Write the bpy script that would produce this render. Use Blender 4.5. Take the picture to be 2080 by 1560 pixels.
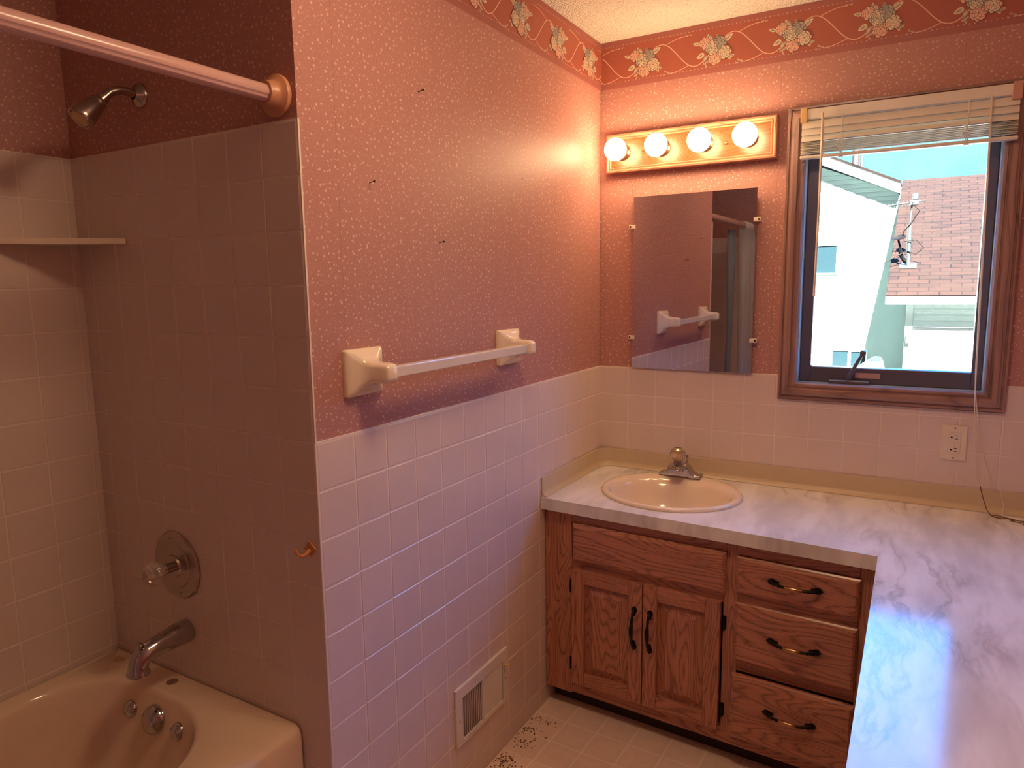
import bpy, bmesh, math, random
from mathutils import Vector, Matrix, Euler
random.seed(7)
SC = bpy.context.scene
COL = SC.collection
for o in list(bpy.data.objects): bpy.data.objects.remove(o)
PI = math.pi

# ------------------------------------------------------------------ camera
YAW, PITCH, ROLL, FPX = -0.52882, -0.14204, -0.01409, 1419.98
CAM = Vector((1.08419, -2.55555, 1.48838))
cy, sy, cp, sp = math.cos(YAW), math.sin(YAW), math.cos(PITCH), math.sin(PITCH)
fwd = Vector((sy*cp, cy*cp, sp)); rgt = Vector((cy, -sy, 0)); up = rgt.cross(fwd)
cr, sr = math.cos(ROLL), math.sin(ROLL)
r2 = rgt*cr + up*sr; u2 = -rgt*sr + up*cr
cd = bpy.data.cameras.new('camera'); cam = bpy.data.objects.new('camera', cd); COL.objects.link(cam)
mw = Matrix((r2, u2, -fwd)).transposed().to_4x4(); mw.translation = CAM
cam.matrix_world = mw
cd.sensor_fit = 'HORIZONTAL'; cd.sensor_width = 36; cd.lens = FPX/2080*36
cd.clip_start = 0.02; cd.clip_end = 500
SC.camera = cam
# ------------------------------------------------------------------ view + light
SC.view_settings.view_transform = 'Standard'
SC.view_settings.look = 'None'
SC.view_settings.exposure = 0.98
SC.view_settings.gamma = 1.0
SC.view_settings.use_curve_mapping = False

BULB = (1.0, 0.64, 0.34); BULB_E = 19.0
LAMP = (1.0, 0.66, 0.40); FILL_W = 17.0     # fill lamp added to brighten the room, out of the camera's view
def make_world():
    w = bpy.data.worlds.new('sky'); SC.world = w; w.use_nodes = True
    nt = w.node_tree; N = nt.nodes; L = nt.links; N.clear()
    out = N.new('ShaderNodeOutputWorld'); bg = N.new('ShaderNodeBackground')
    tc = N.new('ShaderNodeTexCoord'); sep = N.new('ShaderNodeSeparateXYZ')
    L.new(tc.outputs['Generated'], sep.inputs[0])
    r = N.new('ShaderNodeValToRGB'); e = r.color_ramp.elements
    e[0].position = 0.0; e[0].color = (.34, .52, .50, 1)
    e[1].position = 1.0; e[1].color = (.06, .8, 2.4, 1)
    for p, c in ((.10, (.22, .50, .53, 1)), (.20, (.24, .9, 1.4, 1)), (.33, (.22, 2.7, 9.0, 1)), (.62, (.22, 2.6, 8.8, 1)), (.8, (.14, 1.2, 3.2, 1))):
        q = e.new(p); q.color = c
    L.new(sep.outputs['Z'], r.inputs[0])
    # the half of the sky on the sun's side is paler
    r2_ = N.new('ShaderNodeValToRGB'); e = r2_.color_ramp.elements
    e[0].position = 0.0; e[0].color = (.12, .18, .20, 1); e[1].position = 1.0; e[1].color = (.11, .19, .25, 1)
    L.new(sep.outputs['Z'], r2_.inputs[0])
    mr = N.new('ShaderNodeMapRange'); mr.inputs[1].default_value = -.15; mr.inputs[2].default_value = .35
    L.new(sep.outputs['Y'], mr.inputs[0])
    mx = N.new('ShaderNodeMix'); mx.data_type = 'RGBA'
    L.new(mr.outputs[0], mx.inputs[0]); L.new(r2_.outputs[0], mx.inputs[6]); L.new(r.outputs[0], mx.inputs[7])
    # thin cloud
    nz = N.new('ShaderNodeTexNoise'); nz.inputs['Scale'].default_value = 5; nz.inputs['Detail'].default_value = 4
    L.new(tc.outputs['Generated'], nz.inputs[0])
    m2 = N.new('ShaderNodeMapRange'); m2.inputs[1].default_value = .5; m2.inputs[2].default_value = .75; m2.inputs[4].default_value = .35
    L.new(nz.outputs[0], m2.inputs[0])
    mx2 = N.new('ShaderNodeMix'); mx2.data_type = 'RGBA'; mx2.inputs[7].default_value = (.62, .66, .62, 1)
    L.new(m2.outputs[0], mx2.inputs[0]); L.new(mx.outputs[2], mx2.inputs[6])
    L.new(mx2.outputs[2], bg.inputs[0]); bg.inputs[1].default_value = 1.0
    L.new(bg.outputs[0], out.inputs[0])
make_world()
sd = bpy.data.lights.new('sun', 'SUN'); sd.energy = 85.0; sd.angle = 0.009; sd.color = (1, .96, .9)
sun = bpy.data.objects.new('sun', sd); COL.objects.link(sun)
sun.rotation_euler = Vector((-.29, 1, -1.3)).to_track_quat('-Z', 'Y').to_euler()
sun.location = (3, -8, 12)

# ------------------------------------------------------------------ helpers
def tag(o, label=None, cat=None, group=None, kind=None):
    if label: o['label'] = label
    if cat: o['category'] = cat
    if group: o['group'] = group
    if kind: o['kind'] = kind
    return o
def thing(name, label, cat, loc=(0, 0, 0), rot=(0, 0, 0), group=None, parent=None):
    o = bpy.data.objects.new(name, None); COL.objects.link(o)
    o.location = loc; o.rotation_euler = rot; o.empty_display_size = .05
    tag(o, label, cat, group)
    if parent: o.parent = parent
    return o
def obj(name, bm, m, parent=None, smooth=None, loc=None, rot=None):
    bmesh.ops.recalc_face_normals(bm, faces=bm.faces)
    me = bpy.data.meshes.new(name); bm.to_mesh(me); bm.free()
    ms = m if isinstance(m, (list, tuple)) else [m]
    for x in ms: me.materials.append(x)
    o = bpy.data.objects.new(name, me); COL.objects.link(o)
    if smooth is not None:
        for p in me.polygons: p.use_smooth = True
        if smooth < 180:
            bm = bmesh.new(); bm.from_mesh(me)
            for e in bm.edges:
                if len(e.link_faces) == 2 and e.calc_face_angle(0) > math.radians(smooth): e.smooth = False
            bm.to_mesh(me); bm.free()
    if parent: o.parent = parent
    if loc: o.location = loc
    if rot: o.rotation_euler = rot
    return o
def B(): return bmesh.new()
def join(bm, vs, fs, mi=0):
    v = [bm.verts.new(p) for p in vs]; out = []
    for f in fs:
        try: fc = bm.faces.new([v[i] for i in f]); fc.material_index = mi; out.append(fc)
        except ValueError: pass
    return v, out
def box(bm, x0, x1, y0, y1, z0, z1, bev=0, mi=0, seg=2, M=None):
    t = bmesh.new()
    join(t, [(x0,y0,z0),(x1,y0,z0),(x1,y1,z0),(x0,y1,z0),(x0,y0,z1),(x1,y0,z1),(x1,y1,z1),(x0,y1,z1)],
         [(0,3,2,1),(4,5,6,7),(0,1,5,4),(1,2,6,5),(2,3,7,6),(3,0,4,7)], mi)
    if bev: bmesh.ops.bevel(t, geom=t.edges[:], offset=bev, segments=seg, profile=.5, affect='EDGES')
    merge(bm, t, M, mi)
def merge(bm, t, M=None, mi=None):
    if M is not None: bmesh.ops.transform(t, matrix=M, verts=t.verts)
    t.verts.index_update()
    vm = [bm.verts.new(v.co) for v in t.verts]
    for f in t.faces:
        try: n = bm.faces.new([vm[v.index] for v in f.verts]); n.material_index = f.material_index if mi is None else mi
        except ValueError: pass
    t.free()
def frame_of(d):
    d = d.normalized(); a = Vector((0, 0, 1)) if abs(d.z) < .9 else Vector((1, 0, 0))
    x = d.cross(a).normalized(); return x, d.cross(x).normalized()
def tube(bm, pts, rad, n=12, caps=True, mi=0):
    pts = [Vector(p) for p in pts]; rs = rad if isinstance(rad, (list, tuple)) else [rad]*len(pts)
    rings = []; px = None
    for i, p in enumerate(pts):
        d = (pts[min(i+1, len(pts)-1)] - pts[max(i-1, 0)])
        if d.length < 1e-9: d = Vector((0, 0, 1))
        d.normalize()
        if px is None: x, y = frame_of(d)
        else:
            x = px - d*px.dot(d)
            x = x.normalized() if x.length > 1e-6 else frame_of(d)[0]
            y = d.cross(x)
        px = x
        rings.append([bm.verts.new(p + (x*math.cos(2*PI*k/n) + y*math.sin(2*PI*k/n))*rs[i]) for k in range(n)])
    for a, b in zip(rings, rings[1:]):
        for k in range(n):
            f = bm.faces.new((a[k], a[(k+1) % n], b[(k+1) % n], b[k])); f.material_index = mi
    if caps:
        for r in (rings[0], rings[-1]):
            f = bm.faces.new(r); f.material_index = mi
def lathe(bm, prof, n=32, origin=(0, 0, 0), axis=(0, 0, 1), mi=0, sx=1, sy_=1):
    """prof: (radius, height) pairs along axis"""
    o = Vector(origin); ax = Vector(axis).normalized(); x, y = frame_of(ax); rings = []
    for r, h in prof:
        if r < 1e-6: rings.append([bm.verts.new(o + ax*h)])
        else: rings.append([bm.verts.new(o + ax*h + x*(r*sx*math.cos(2*PI*k/n)) + y*(r*sy_*math.sin(2*PI*k/n))) for k in range(n)])
    for a, b in zip(rings, rings[1:]):
        for k in range(n):
            k2 = (k+1) % n
            if len(a) == 1 and len(b) == 1: continue
            if len(a) == 1: vs = (a[0], b[k2], b[k])
            elif len(b) == 1: vs = (a[k], a[k2], b[0])
            else: vs = (a[k], a[k2], b[k2], b[k])
            f = bm.faces.new(vs); f.material_index = mi
def loft(bm, rings, cap0=True, cap1=True, mi=0):
    R_ = [[bm.verts.new(p) for p in r] for r in rings]; n = len(R_[0])
    for a, b in zip(R_, R_[1:]):
        for k in range(n):
            f = bm.faces.new((a[k], a[(k+1) % n], b[(k+1) % n], b[k])); f.material_index = mi
    if cap0: bm.faces.new(R_[0]).material_index = mi
    if cap1: bm.faces.new(R_[-1]).material_index = mi
def rrect(hw, hh, r, n=5):
    """rounded rectangle outline, 2D"""
    r = min(r, hw, hh); out = []
    for cx_, cy_, a0 in ((hw-r, hh-r, 0), (-hw+r, hh-r, 90), (-hw+r, -hh+r, 180), (hw-r, -hh+r, 270)):
        for k in range(n+1):
            a = math.radians(a0 + 90*k/n); out.append((cx_ + r*math.cos(a), cy_ + r*math.sin(a)))
    return out
def prism(bm, poly, z0, z1, mi=0, bev=0, M=None):
    t = bmesh.new(); n = len(poly)
    join(t, [(p[0], p[1], z0) for p in poly] + [(p[0], p[1], z1) for p in poly],
         [tuple(range(n))[::-1], tuple(range(n, 2*n))] + [(k, (k+1) % n, n+(k+1) % n, n+k) for k in range(n)], mi)
    if bev: bmesh.ops.bevel(t, geom=t.edges[:], offset=bev, segments=2, profile=.5, affect='EDGES')
    merge(bm, t, M, mi)
def copy_tree(o, parent=None):
    c = o.copy(); COL.objects.link(c); c.parent = parent
    for ch in [x for x in bpy.data.objects if x.parent == o]: copy_tree(ch, c)
    return c
def struct(o): o['kind'] = 'structure'; return o

# ------------------------------------------------------------------ materials
class NT:
    def __init__(s, name):
        s.m = bpy.data.materials.new(name); s.m.use_nodes = True; s.t = s.m.node_tree
        s.b = s.t.nodes['Principled BSDF']; s.out = s.t.nodes['Material Output']
    def n(s, typ, **kw):
        x = s.t.nodes.new('ShaderNode'+typ)
        for k, v in kw.items():
            if k.startswith('i_'):
                key = k[2:]; key = int(key) if key.isdigit() else key.replace('_', ' ')
                x.inputs[key].default_value = v
            else: setattr(x, k, v)
        return x
    def l(s, a, b): s.t.links.new(a, b)
    def math(s, op, a, b=None, c=None):
        x = s.n('Math', operation=op)
        for i, v in enumerate((a, b, c)):
            if v is None: continue
            if isinstance(v, (int, float)): x.inputs[i].default_value = v
            else: s.l(v, x.inputs[i])
        return x.outputs[0]
    def ramp(s, fac, stops):
        x = s.n('ValToRGB'); e = x.color_ramp.elements
        while len(e) < len(stops): e.new(.5)
        for el, (p, c) in zip(e, stops): el.position = p; el.color = (*c, 1) if len(c) == 3 else c
        s.l(fac, x.inputs[0]); return x.outputs[0]
    def mix(s, fac, a, b, blend='MIX'):
        x = s.n('Mix', data_type='RGBA', blend_type=blend)
        for i, v in ((0, fac), (6, a), (7, b)):
            if isinstance(v, (int, float)): x.inputs[i].default_value = v
            elif isinstance(v, tuple): x.inputs[i].default_value = (*v, 1)
            else: s.l(v, x.inputs[i])
        return x.outputs[2]
    def bump(s, h, strength=.3, dist=.001):
        x = s.n('Bump'); x.inputs['Strength'].default_value = strength; x.inputs['Distance'].default_value = dist
        s.l(h, x.inputs['Height']); s.l(x.outputs[0], s.b.inputs['Normal'])
    def pos(s):
        return s.n('NewGeometry').outputs['Position']
    def obco(s): return s.n('TexCoord').outputs['Object']
    def map(s, v, sc=(1, 1, 1), rot=(0, 0, 0), loc=(0, 0, 0)):
        x = s.n('Mapping'); s.l(v, x.inputs[0]); x.inputs['Scale'].default_value = sc; x.inputs['Rotation'].default_value = rot; x.inputs['Location'].default_value = loc
        return x.outputs[0]
def mat(name, col, rough=.5, metal=0, coat=0, spec=.5, ior=1.5, trans=0, emit=None, es=0):
    t = NT(name); b = t.b
    b.inputs['Base Color'].default_value = (*col, 1); b.inputs['Roughness'].default_value = rough
    b.inputs['Metallic'].default_value = metal; b.inputs['Coat Weight'].default_value = coat
    b.inputs['Specular IOR Level'].default_value = spec; b.inputs['IOR'].default_value = ior
    b.inputs['Transmission Weight'].default_value = trans
    b.inputs['Coat Roughness'].default_value = .05
    if emit: b.inputs['Emission Color'].default_value = (*emit, 1); b.inputs['Emission Strength'].default_value = es
    # faint surface unevenness so that nothing is perfectly flat in tone
    nz = t.n('TexNoise'); nz.inputs['Scale'].default_value = 9; nz.inputs['Detail'].default_value = 3
    t.l(t.obco(), nz.inputs['Vector'])
    c = t.mix(nz.outputs[0], tuple(x*.93 for x in col), tuple(min(1, x*1.06) for x in col))
    t.l(c, b.inputs['Base Color'])
    return t.m

def wallpaper():
    t = NT('dotted_rose_wallpaper'); p = t.pos()
    s = t.n('SeparateXYZ'); t.l(p, s.inputs[0])
    u = t.math('ADD', s.outputs[0], s.outputs[1])
    c = t.n('CombineXYZ'); t.l(u, c.inputs[0]); t.l(s.outputs[2], c.inputs[1])
    uv = c.outputs[0]
    def dots(scale, thr, soft, rnd=1.0, off=0):
        v = t.n('TexVoronoi', voronoi_dimensions='2D'); v.inputs['Scale'].default_value = scale; v.inputs['Randomness'].default_value = rnd
        t.l(t.map(uv, loc=(off, off*1.7, 0)), v.inputs['Vector'])
        sz = t.n('SeparateColor'); t.l(v.outputs['Color'], sz.inputs[0])
        th = t.math('MULTIPLY_ADD', sz.outputs[0], thr*.7, thr*.45)
        d = t.math('SUBTRACT', th, v.outputs['Distance'])
        k = t.math('MULTIPLY', d, 1/soft); x = t.n('Clamp'); t.l(k, x.inputs[0])
        keep = t.math('GREATER_THAN', sz.outputs[1], .12)
        return t.math('MULTIPLY', x.outputs[0], keep)
    a = dots(66, .20, .05); b = dots(105, .13, .05, 1, 3.3); cc = dots(150, .11, .05, 1, 7.1)
    m = t.math('MAXIMUM', a, t.math('MULTIPLY', t.math('MAXIMUM', b, cc), .75))
    nz = t.n('TexNoise'); nz.inputs['Scale'].default_value = 160; nz.inputs['Detail'].default_value = 3; t.l(p, nz.inputs['Vector'])
    base = t.mix(nz.outputs[0], (.47, .225, .19), (.54, .265, .225))
    # paper seams every 52 cm, hair-thin
    fr = t.math('FRACT', t.math('MULTIPLY', t.math('ADD', u, 5.8), 1/.5155))
    seam = t.math('LESS_THAN', t.math('ABSOLUTE', t.math('SUBTRACT', fr, .5)), .0016)
    base = t.mix(t.math('MULTIPLY', seam, .35), base, (.2, .07, .06))
    col = t.mix(t.math('MULTIPLY', m, .75), base, (.82, .57, .50))
    t.l(col, t.b.inputs['Base Color'])
    t.b.inputs['Roughness'].default_value = .45; t.b.inputs['Specular IOR Level'].default_value = .42
    nw = t.n('TexNoise'); nw.inputs['Scale'].default_value = 14; nw.inputs['Detail'].default_value = 5
    t.l(t.map(p, sc=(1, 1, .35)), nw.inputs['Vector'])
    h = t.math('ADD', t.math('MULTIPLY', m, .5), t.math('MULTIPLY', nw.outputs[0], 3.0))
    h = t.math('ADD', h, t.math('MULTIPLY', nz.outputs[0], .35))
    t.bump(h, .35, .0012)
    return t.m
def tile_mat(name, a, b):
    t = NT(name); p = t.pos()
    nz = t.n('TexNoise'); nz.inputs['Scale'].default_value = 4; nz.inputs['Detail'].default_value = 4; t.l(p, nz.inputs['Vector'])
    t.l(t.mix(nz.outputs[0], a, b), t.b.inputs['Base Color'])
    t.b.inputs['Roughness'].default_value = .22; t.b.inputs['Specular IOR Level'].default_value = .5
    n2 = t.n('TexNoise'); n2.inputs['Scale'].default_value = 22; n2.inputs['Detail'].default_value = 2; t.l(p, n2.inputs['Vector'])
    t.bump(n2.outputs[0], .12, .0012)
    return t.m
def oak(name, along, dark=(.15, .046, .028), light=(.62, .27, .16), lines=19, rough=.32, seed=0):
    """along: 0/1/2 axis of the grain in object space"""
    t = NT(name); oc = t.obco()
    oi = t.n('ObjectInfo'); rr = t.math('MULTIPLY', oi.outputs['Random'], 9.0)
    ad = t.n('VectorMath', operation='ADD'); t.l(oc, ad.inputs[0])
    cb = t.n('CombineXYZ')
    for i in range(3): t.l(rr, cb.inputs[i])
    t.l(cb.outputs[0], ad.inputs[1]); p = ad.outputs[0]
    sc = [13, 13, 13]; sc[along] = 2.1
    n1 = t.n('TexNoise'); n1.inputs['Scale'].default_value = 1; n1.inputs['Detail'].default_value = 1.2; n1.inputs['Roughness'].default_value = .35
    t.l(t.map(p, sc=sc, loc=(seed, seed, seed)), n1.inputs['Vector'])
    s2 = [420, 420, 420]; s2[along] = 9
    n2 = t.n('TexNoise'); n2.inputs['Scale'].default_value = 1; n2.inputs['Detail'].default_value = 2; t.l(t.map(p, sc=s2), n2.inputs['Vector'])
    s3 = [60, 60, 60]; s3[along] = 3
    n3 = t.n('TexNoise'); n3.inputs['Scale'].default_value = 1; n3.inputs['Detail'].default_value = 3; t.l(t.map(p, sc=s3), n3.inputs['Vector'])
    ring = t.math('FRACT', t.math('MULTIPLY', t.math('ADD', n1.outputs[0], t.math('ADD', t.math('MULTIPLY', n3.outputs[0], .05), t.math('MULTIPLY', n2.outputs[0], .03))), lines))
    g = t.ramp(ring, [(0, (.12, .12, .12)), (.10, (.5, .5, .5)), (.40, (1, 1, 1)), (.80, (.8, .8, .8)), (.97, (.35, .35, .35)), (1, (.12, .12, .12))])
    g2 = t.math('MULTIPLY', g, t.math('MULTIPLY_ADD', n2.outputs[0], 1.2, .2))
    g3 = t.math('MULTIPLY', g2, t.math('MULTIPLY_ADD', n3.outputs[0], .8, .5))
    col = t.ramp(g3, [(0, dark), (.4, tuple((a+b*1.2)/2.2 for a, b in zip(dark, light))), (1, light)])
    t.l(col, t.b.inputs['Base Color']); t.b.inputs['Roughness'].default_value = rough
    t.b.inputs['Coat Weight'].default_value = .25; t.b.inputs['Coat Roughness'].default_value = .2
    t.bump(t.math('ADD', n2.outputs[0], g), .25, .0006)
    return t.m
def marble():
    t = NT('marbled_laminate'); p = t.pos()
    dn = t.n('TexNoise'); dn.inputs['Scale'].default_value = 3.0; dn.inputs['Detail'].default_value = 5; t.l(p, dn.inputs['Vector'])
    sub = t.n('VectorMath', operation='MULTIPLY_ADD'); t.l(dn.outputs['Color'], sub.inputs[0]); sub.inputs[1].default_value = (.16, .16, .16); t.l(p, sub.inputs[2])
    m = t.map(sub.outputs[0], sc=(8.5, 2.2, 1), rot=(0, 0, .42))
    n1 = t.n('TexNoise'); n1.inputs['Scale'].default_value = 1; n1.inputs['Detail'].default_value = 6; n1.inputs['Roughness'].default_value = .6; t.l(m, n1.inputs['Vector'])
    v = t.math('ABSOLUTE', t.math('SUBTRACT', n1.outputs[0], .5))
    vein = t.ramp(v, [(0, (.8, .8, .8)), (.02, (.45, .45, .45)), (.05, (.12, .12, .12)), (.11, (0, 0, 0)), (1, (0, 0, 0))])
    n2 = t.n('TexNoise'); n2.inputs['Scale'].default_value = 4.5; n2.inputs['Detail'].default_value = 4; t.l(t.map(p, sc=(2.6, .7, 1), rot=(0, 0, .42)), n2.inputs['Vector'])
    cl = t.ramp(n2.outputs[0], [(0, (.90, .89, .87)), (.42, (.87, .85, .83)), (.60, (.70, .67, .65)), (1, (.56, .53, .52))])
    n3 = t.n('TexNoise'); n3.inputs['Scale'].default_value = 3.2; t.l(p, n3.inputs['Vector'])
    gate = t.ramp(n3.outputs[0], [(0, (.05, .05, .05)), (.5, (.08, .08, .08)), (.62, (.75, .75, .75)), (1, (1, 1, 1))])
    c = t.mix(t.math('MULTIPLY', vein, gate), cl, (.36, .33, .34))
    t.l(c, t.b.inputs['Base Color'])
    t.b.inputs['Roughness'].default_value = .13; t.b.inputs['Specular IOR Level'].default_value = .6
    return t.m
def vinyl():
    t = NT('cream_vinyl_floor'); p = t.pos(); T_ = .1135
    m = t.map(p, rot=(0, 0, math.radians(2.0)))
    s = t.n('SeparateXYZ'); t.l(m, s.inputs[0])
    def line(o, off):
        f = t.math('FRACT', t.math('MULTIPLY_ADD', o, 1/T_, off))
        return t.math('ABSOLUTE', t.math('SUBTRACT', f, .5)), f
    a, fa = line(s.outputs[0], 10.5+.5+.5-.02-.175+.487); b, fb = line(s.outputs[1], 30+.06-.12)
    e = t.math('MAXIMUM', a, b)
    g = t.ramp(e, [(0, (0, 0, 0)), (.472, (0, 0, 0)), (.484, (1, 1, 1)), (1, (1, 1, 1))])
    n1 = t.n('TexNoise'); n1.inputs['Scale'].default_value = 26; n1.inputs['Detail'].default_value = 4; t.l(p, n1.inputs['Vector'])
    # pale rosette pressed into the middle of each square
    x_ = t.math('SUBTRACT', fa, .5); y_ = t.math('SUBTRACT', fb, .5)
    rad = t.math('SQRT', t.math('ADD', t.math('MULTIPLY', x_, x_), t.math('MULTIPLY', y_, y_)))
    ang = t.math('ARCTAN2', y_, x_)
    pet = t.math('MULTIPLY_ADD', t.math('COSINE', t.math('MULTIPLY', ang, 5)), .05, .25)
    rr = t.math('ABSOLUTE', t.math('SUBTRACT', t.math('ADD', rad, t.math('MULTIPLY', n1.outputs[0], .12)), t.math('ADD', pet, .06)))
    ro = t.ramp(rr, [(0, (1, 1, 1)), (.05, (.3, .3, .3)), (.09, (0, 0, 0)), (1, (0, 0, 0))])
    base = t.mix(n1.outputs[0], (.78, .57, .46), (.90, .71, .58))
    c = t.mix(t.math('MULTIPLY', ro, .35), base, (.9, .76, .64))
    c = t.mix(t.math('MULTIPLY', g, .75), c, (.96, .86, .76))
    t.l(c, t.b.inputs['Base Color']); t.b.inputs['Roughness'].default_value = .38
    t.bump(t.math('ADD', t.math('MULTIPLY', g, -1), n1.outputs[0]), .2, .0006)
    return t.m
def popcorn():
    t = NT('popcorn_ceiling'); p = t.pos()
    v = t.n('TexVoronoi'); v.inputs['Scale'].default_value = 170; t.l(p, v.inputs['Vector'])
    n1 = t.n('TexNoise'); n1.inputs['Scale'].default_value = 230; n1.inputs['Detail'].default_value = 3; t.l(p, n1.inputs['Vector'])
    h = t.math('ADD', t.math('MULTIPLY', v.outputs['Distance'], -1.2), n1.outputs[0])
    t.b.inputs['Base Color'].default_value = (.86, .80, .70, 1); t.b.inputs['Roughness'].default_value = .9
    # dark specks painted for the tiny shadows between the popcorn bumps
    n2 = t.n('TexNoise'); n2.inputs['Scale'].default_value = 300; n2.inputs['Detail'].default_value = 1; t.l(p, n2.inputs['Vector'])
    g = t.ramp(n2.outputs[0], [(0, (1, 1, 1)), (.30, (1, 1, 1)), (.34, (0, 0, 0)), (1, (0, 0, 0))])
    t.l(t.mix(g, (.95, .92, .80), (.30, .23, .17)), t.b.inputs['Base Color'])
    t.bump(h, .9, .006)
    return t.m
def shingles():
    t = NT('roof_shingles'); oc = t.obco()
    br = t.n('TexBrick'); br.offset = .5; br.inputs['Scale'].default_value = 1
    br.inputs['Brick Width'].default_value = .30; br.inputs['Row Height'].default_value = .14; br.inputs['Mortar Size'].default_value = .012
    br.inputs['Color1'].default_value = (.0150, .0078, .0068, 1); br.inputs['Color2'].default_value = (.0095, .0055, .0050, 1); br.inputs['Mortar'].default_value = (.0035, .0027, .0027, 1)
    br.inputs['Bias'].default_value = 0
    t.l(oc, br.inputs['Vector'])
    w = t.n('TexVoronoi', voronoi_dimensions='2D'); w.inputs['Scale'].default_value = 1; t.l(t.map(oc, sc=(3.3, 8, 1)), w.inputs['Vector'])
    s = t.n('SeparateColor'); t.l(w.outputs['Color'], s.inputs[0])
    c = t.mix(t.math('MULTIPLY', s.outputs[0], .6), br.outputs[0], (.0165, .0095, .0070))
    t.l(c, t.b.inputs['Base Color']); t.b.inputs['Roughness'].default_value = .9; t.b.inputs['Specular IOR Level'].default_value = .1
    return t.m

M = {}
M['paper'] = wallpaper()
M['tile'] = tile_mat('almond_glazed_tile', (.72, .59, .52), (.80, .67, .60))
M['grout'] = mat('grout', (.84, .71, .62), .7)
M['oak_v'] = oak('oak_vertical_grain', 2)
M['oak_h'] = oak('oak_horizontal_grain', 0)
M['oak_y'] = oak('oak_depth_grain', 1)
M['oak_light'] = oak('light_bar_oak', 0, (.09, .028, .007), (.24, .095, .028), 34, .35)
M['oak_trim_h'] = oak('window_oak_horizontal', 0, (.16, .085, .075), (.40, .23, .19), 7, .35)
M['oak_trim_v'] = oak('window_oak_vertical', 2, (.16, .085, .075), (.40, .23, .19), 7, .35)
M['marble'] = marble(); M['vinyl'] = vinyl(); M['popcorn'] = popcorn(); M['shingle'] = shingles()
M['almond'] = mat('almond_porcelain', (.88, .74, .58), .10, coat=.5)
M['tub'] = mat('almond_tub_enamel', (.88, .68, .50), .14, coat=.5)
M['ceramic'] = mat('cream_ceramic', (.93, .80, .62), .12, coat=.5)
M['cove'] = mat('almond_cove_base', (.62, .50, .33), .35)
M['chrome'] = mat('chrome', (.52, .50, .51), .10, metal=1)
M['chrome_old'] = mat('dulled_chrome', (.50, .43, .39), .24, metal=1)
M['brass'] = mat('aged_brass', (.55, .34, .16), .28, metal=1)
M['black'] = mat('black_bronze', (.018, .013, .011), .35, metal=.6)
M['dark'] = mat('dark_void', (.008, .006, .006), .9)
M['white'] = mat('white_enamel', (.80, .74, .66), .35)
M['cream'] = mat('cream_plastic', (.80, .70, .56), .3)
M['blind'] = mat('ivory_blind', (.84, .80, .68), .4)
M['yellow'] = mat('yellowed_plastic', (.70, .48, .18), .4)
M['pinkplastic'] = mat('rose_plastic', (.62, .34, .27), .35)
M['flange'] = mat('peach_flange', (.62, .29, .16), .35)
M['acryl'] = mat('milky_acrylic', (1.0, .90, .80), .12, trans=.25)
M['clear'] = mat('clear_acrylic', (1, .97, .93), .03, trans=1, ior=1.49)
M['acryl_knob'] = mat('hazy_acrylic', (.95, .85, .78), .10, trans=.72)
M['mirror'] = mat('mirror_silver', (.62, .61, .67), .015, metal=1)
M['rod'] = mat('rose_rod', (.66, .40, .36), .22)
M['nail'] = mat('dark_nail', (.03, .015, .012), .5, metal=.4)
M['toe'] = mat('shaded_toe_board', (.030, .012, .008), .6)  # near-black colour stands for the shade in the toe space
M['sash'] = mat('brown_window_sash', (.12, .10, .12), .35)
M['sashlight'] = mat('pale_window_jamb', (.50, .60, .60), .4)
M['curtain'] = mat('grey_curtain_cloth', (.86, .82, .80), .8)
M['liner'] = mat('grey_blue_liner', (.46, .50, .54), .5)
M['hook'] = mat('orange_plastic', (.66, .28, .10), .4)
M['plainwall'] = mat('plain_wall', (.55, .33, .28), .7)
M['screw'] = mat('screw', (.30, .22, .16), .35, metal=.7)
M['slot'] = mat('slot', (.01, .008, .008), .8)
M['ghouse'] = mat('pale_green_siding', (.40, .50, .48), .7)
M['fascia'] = mat('white_fascia', (.88, .88, .86), .6)
M['garagedoor'] = mat('white_garage_door', (.45, .47, .46), .5)
M['extglass'] = mat('dark_window_glass', (.010, .022, .028), .08, spec=.25)
M['galv'] = mat('galvanised', (.030, .038, .038), .5, metal=.3)
M['cable'] = mat('black_cable', (.0035, .0028, .003), .6, spec=.1)
M['vent'] = mat('pink_vent_pipe', (.022, .015, .015), .6)
M['concrete'] = mat('driveway', (.02, .02, .019), .9)
M['dirt'] = mat('brown_dirt', (.14, .05, .022), .9)
def glass_pane():
    t = NT('window_glass'); N = t.t.nodes
    N.remove(t.b)
    tr = t.n('BsdfTransparent'); gl = t.n('BsdfGlossy'); gl.inputs['Roughness'].default_value = .02
    tr.inputs[0].default_value = (.97, .98, .97, 1)
    lw = t.n('LayerWeight'); lw.inputs[0].default_value = .25
    mx = t.n('MixShader'); t.l(t.math('MULTIPLY', lw.outputs['Fresnel'], .22), mx.inputs[0]); t.l(tr.outputs[0], mx.inputs[1]); t.l(gl.outputs[0], mx.inputs[2])
    t.l(mx.outputs[0], t.out.inputs[0]); return t.m
M['glass'] = glass_pane()
def bulb_mat():
    t = NT('lit_globe'); b = t.b
    b.inputs['Base Color'].default_value = (1, .95, .85, 1); b.inputs['Roughness'].default_value = .2
    b.inputs['Emission Color'].default_value = (*BULB, 1); b.inputs['Emission Strength'].default_value = BULB_E
    return t.m
M['bulb'] = bulb_mat()

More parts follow.
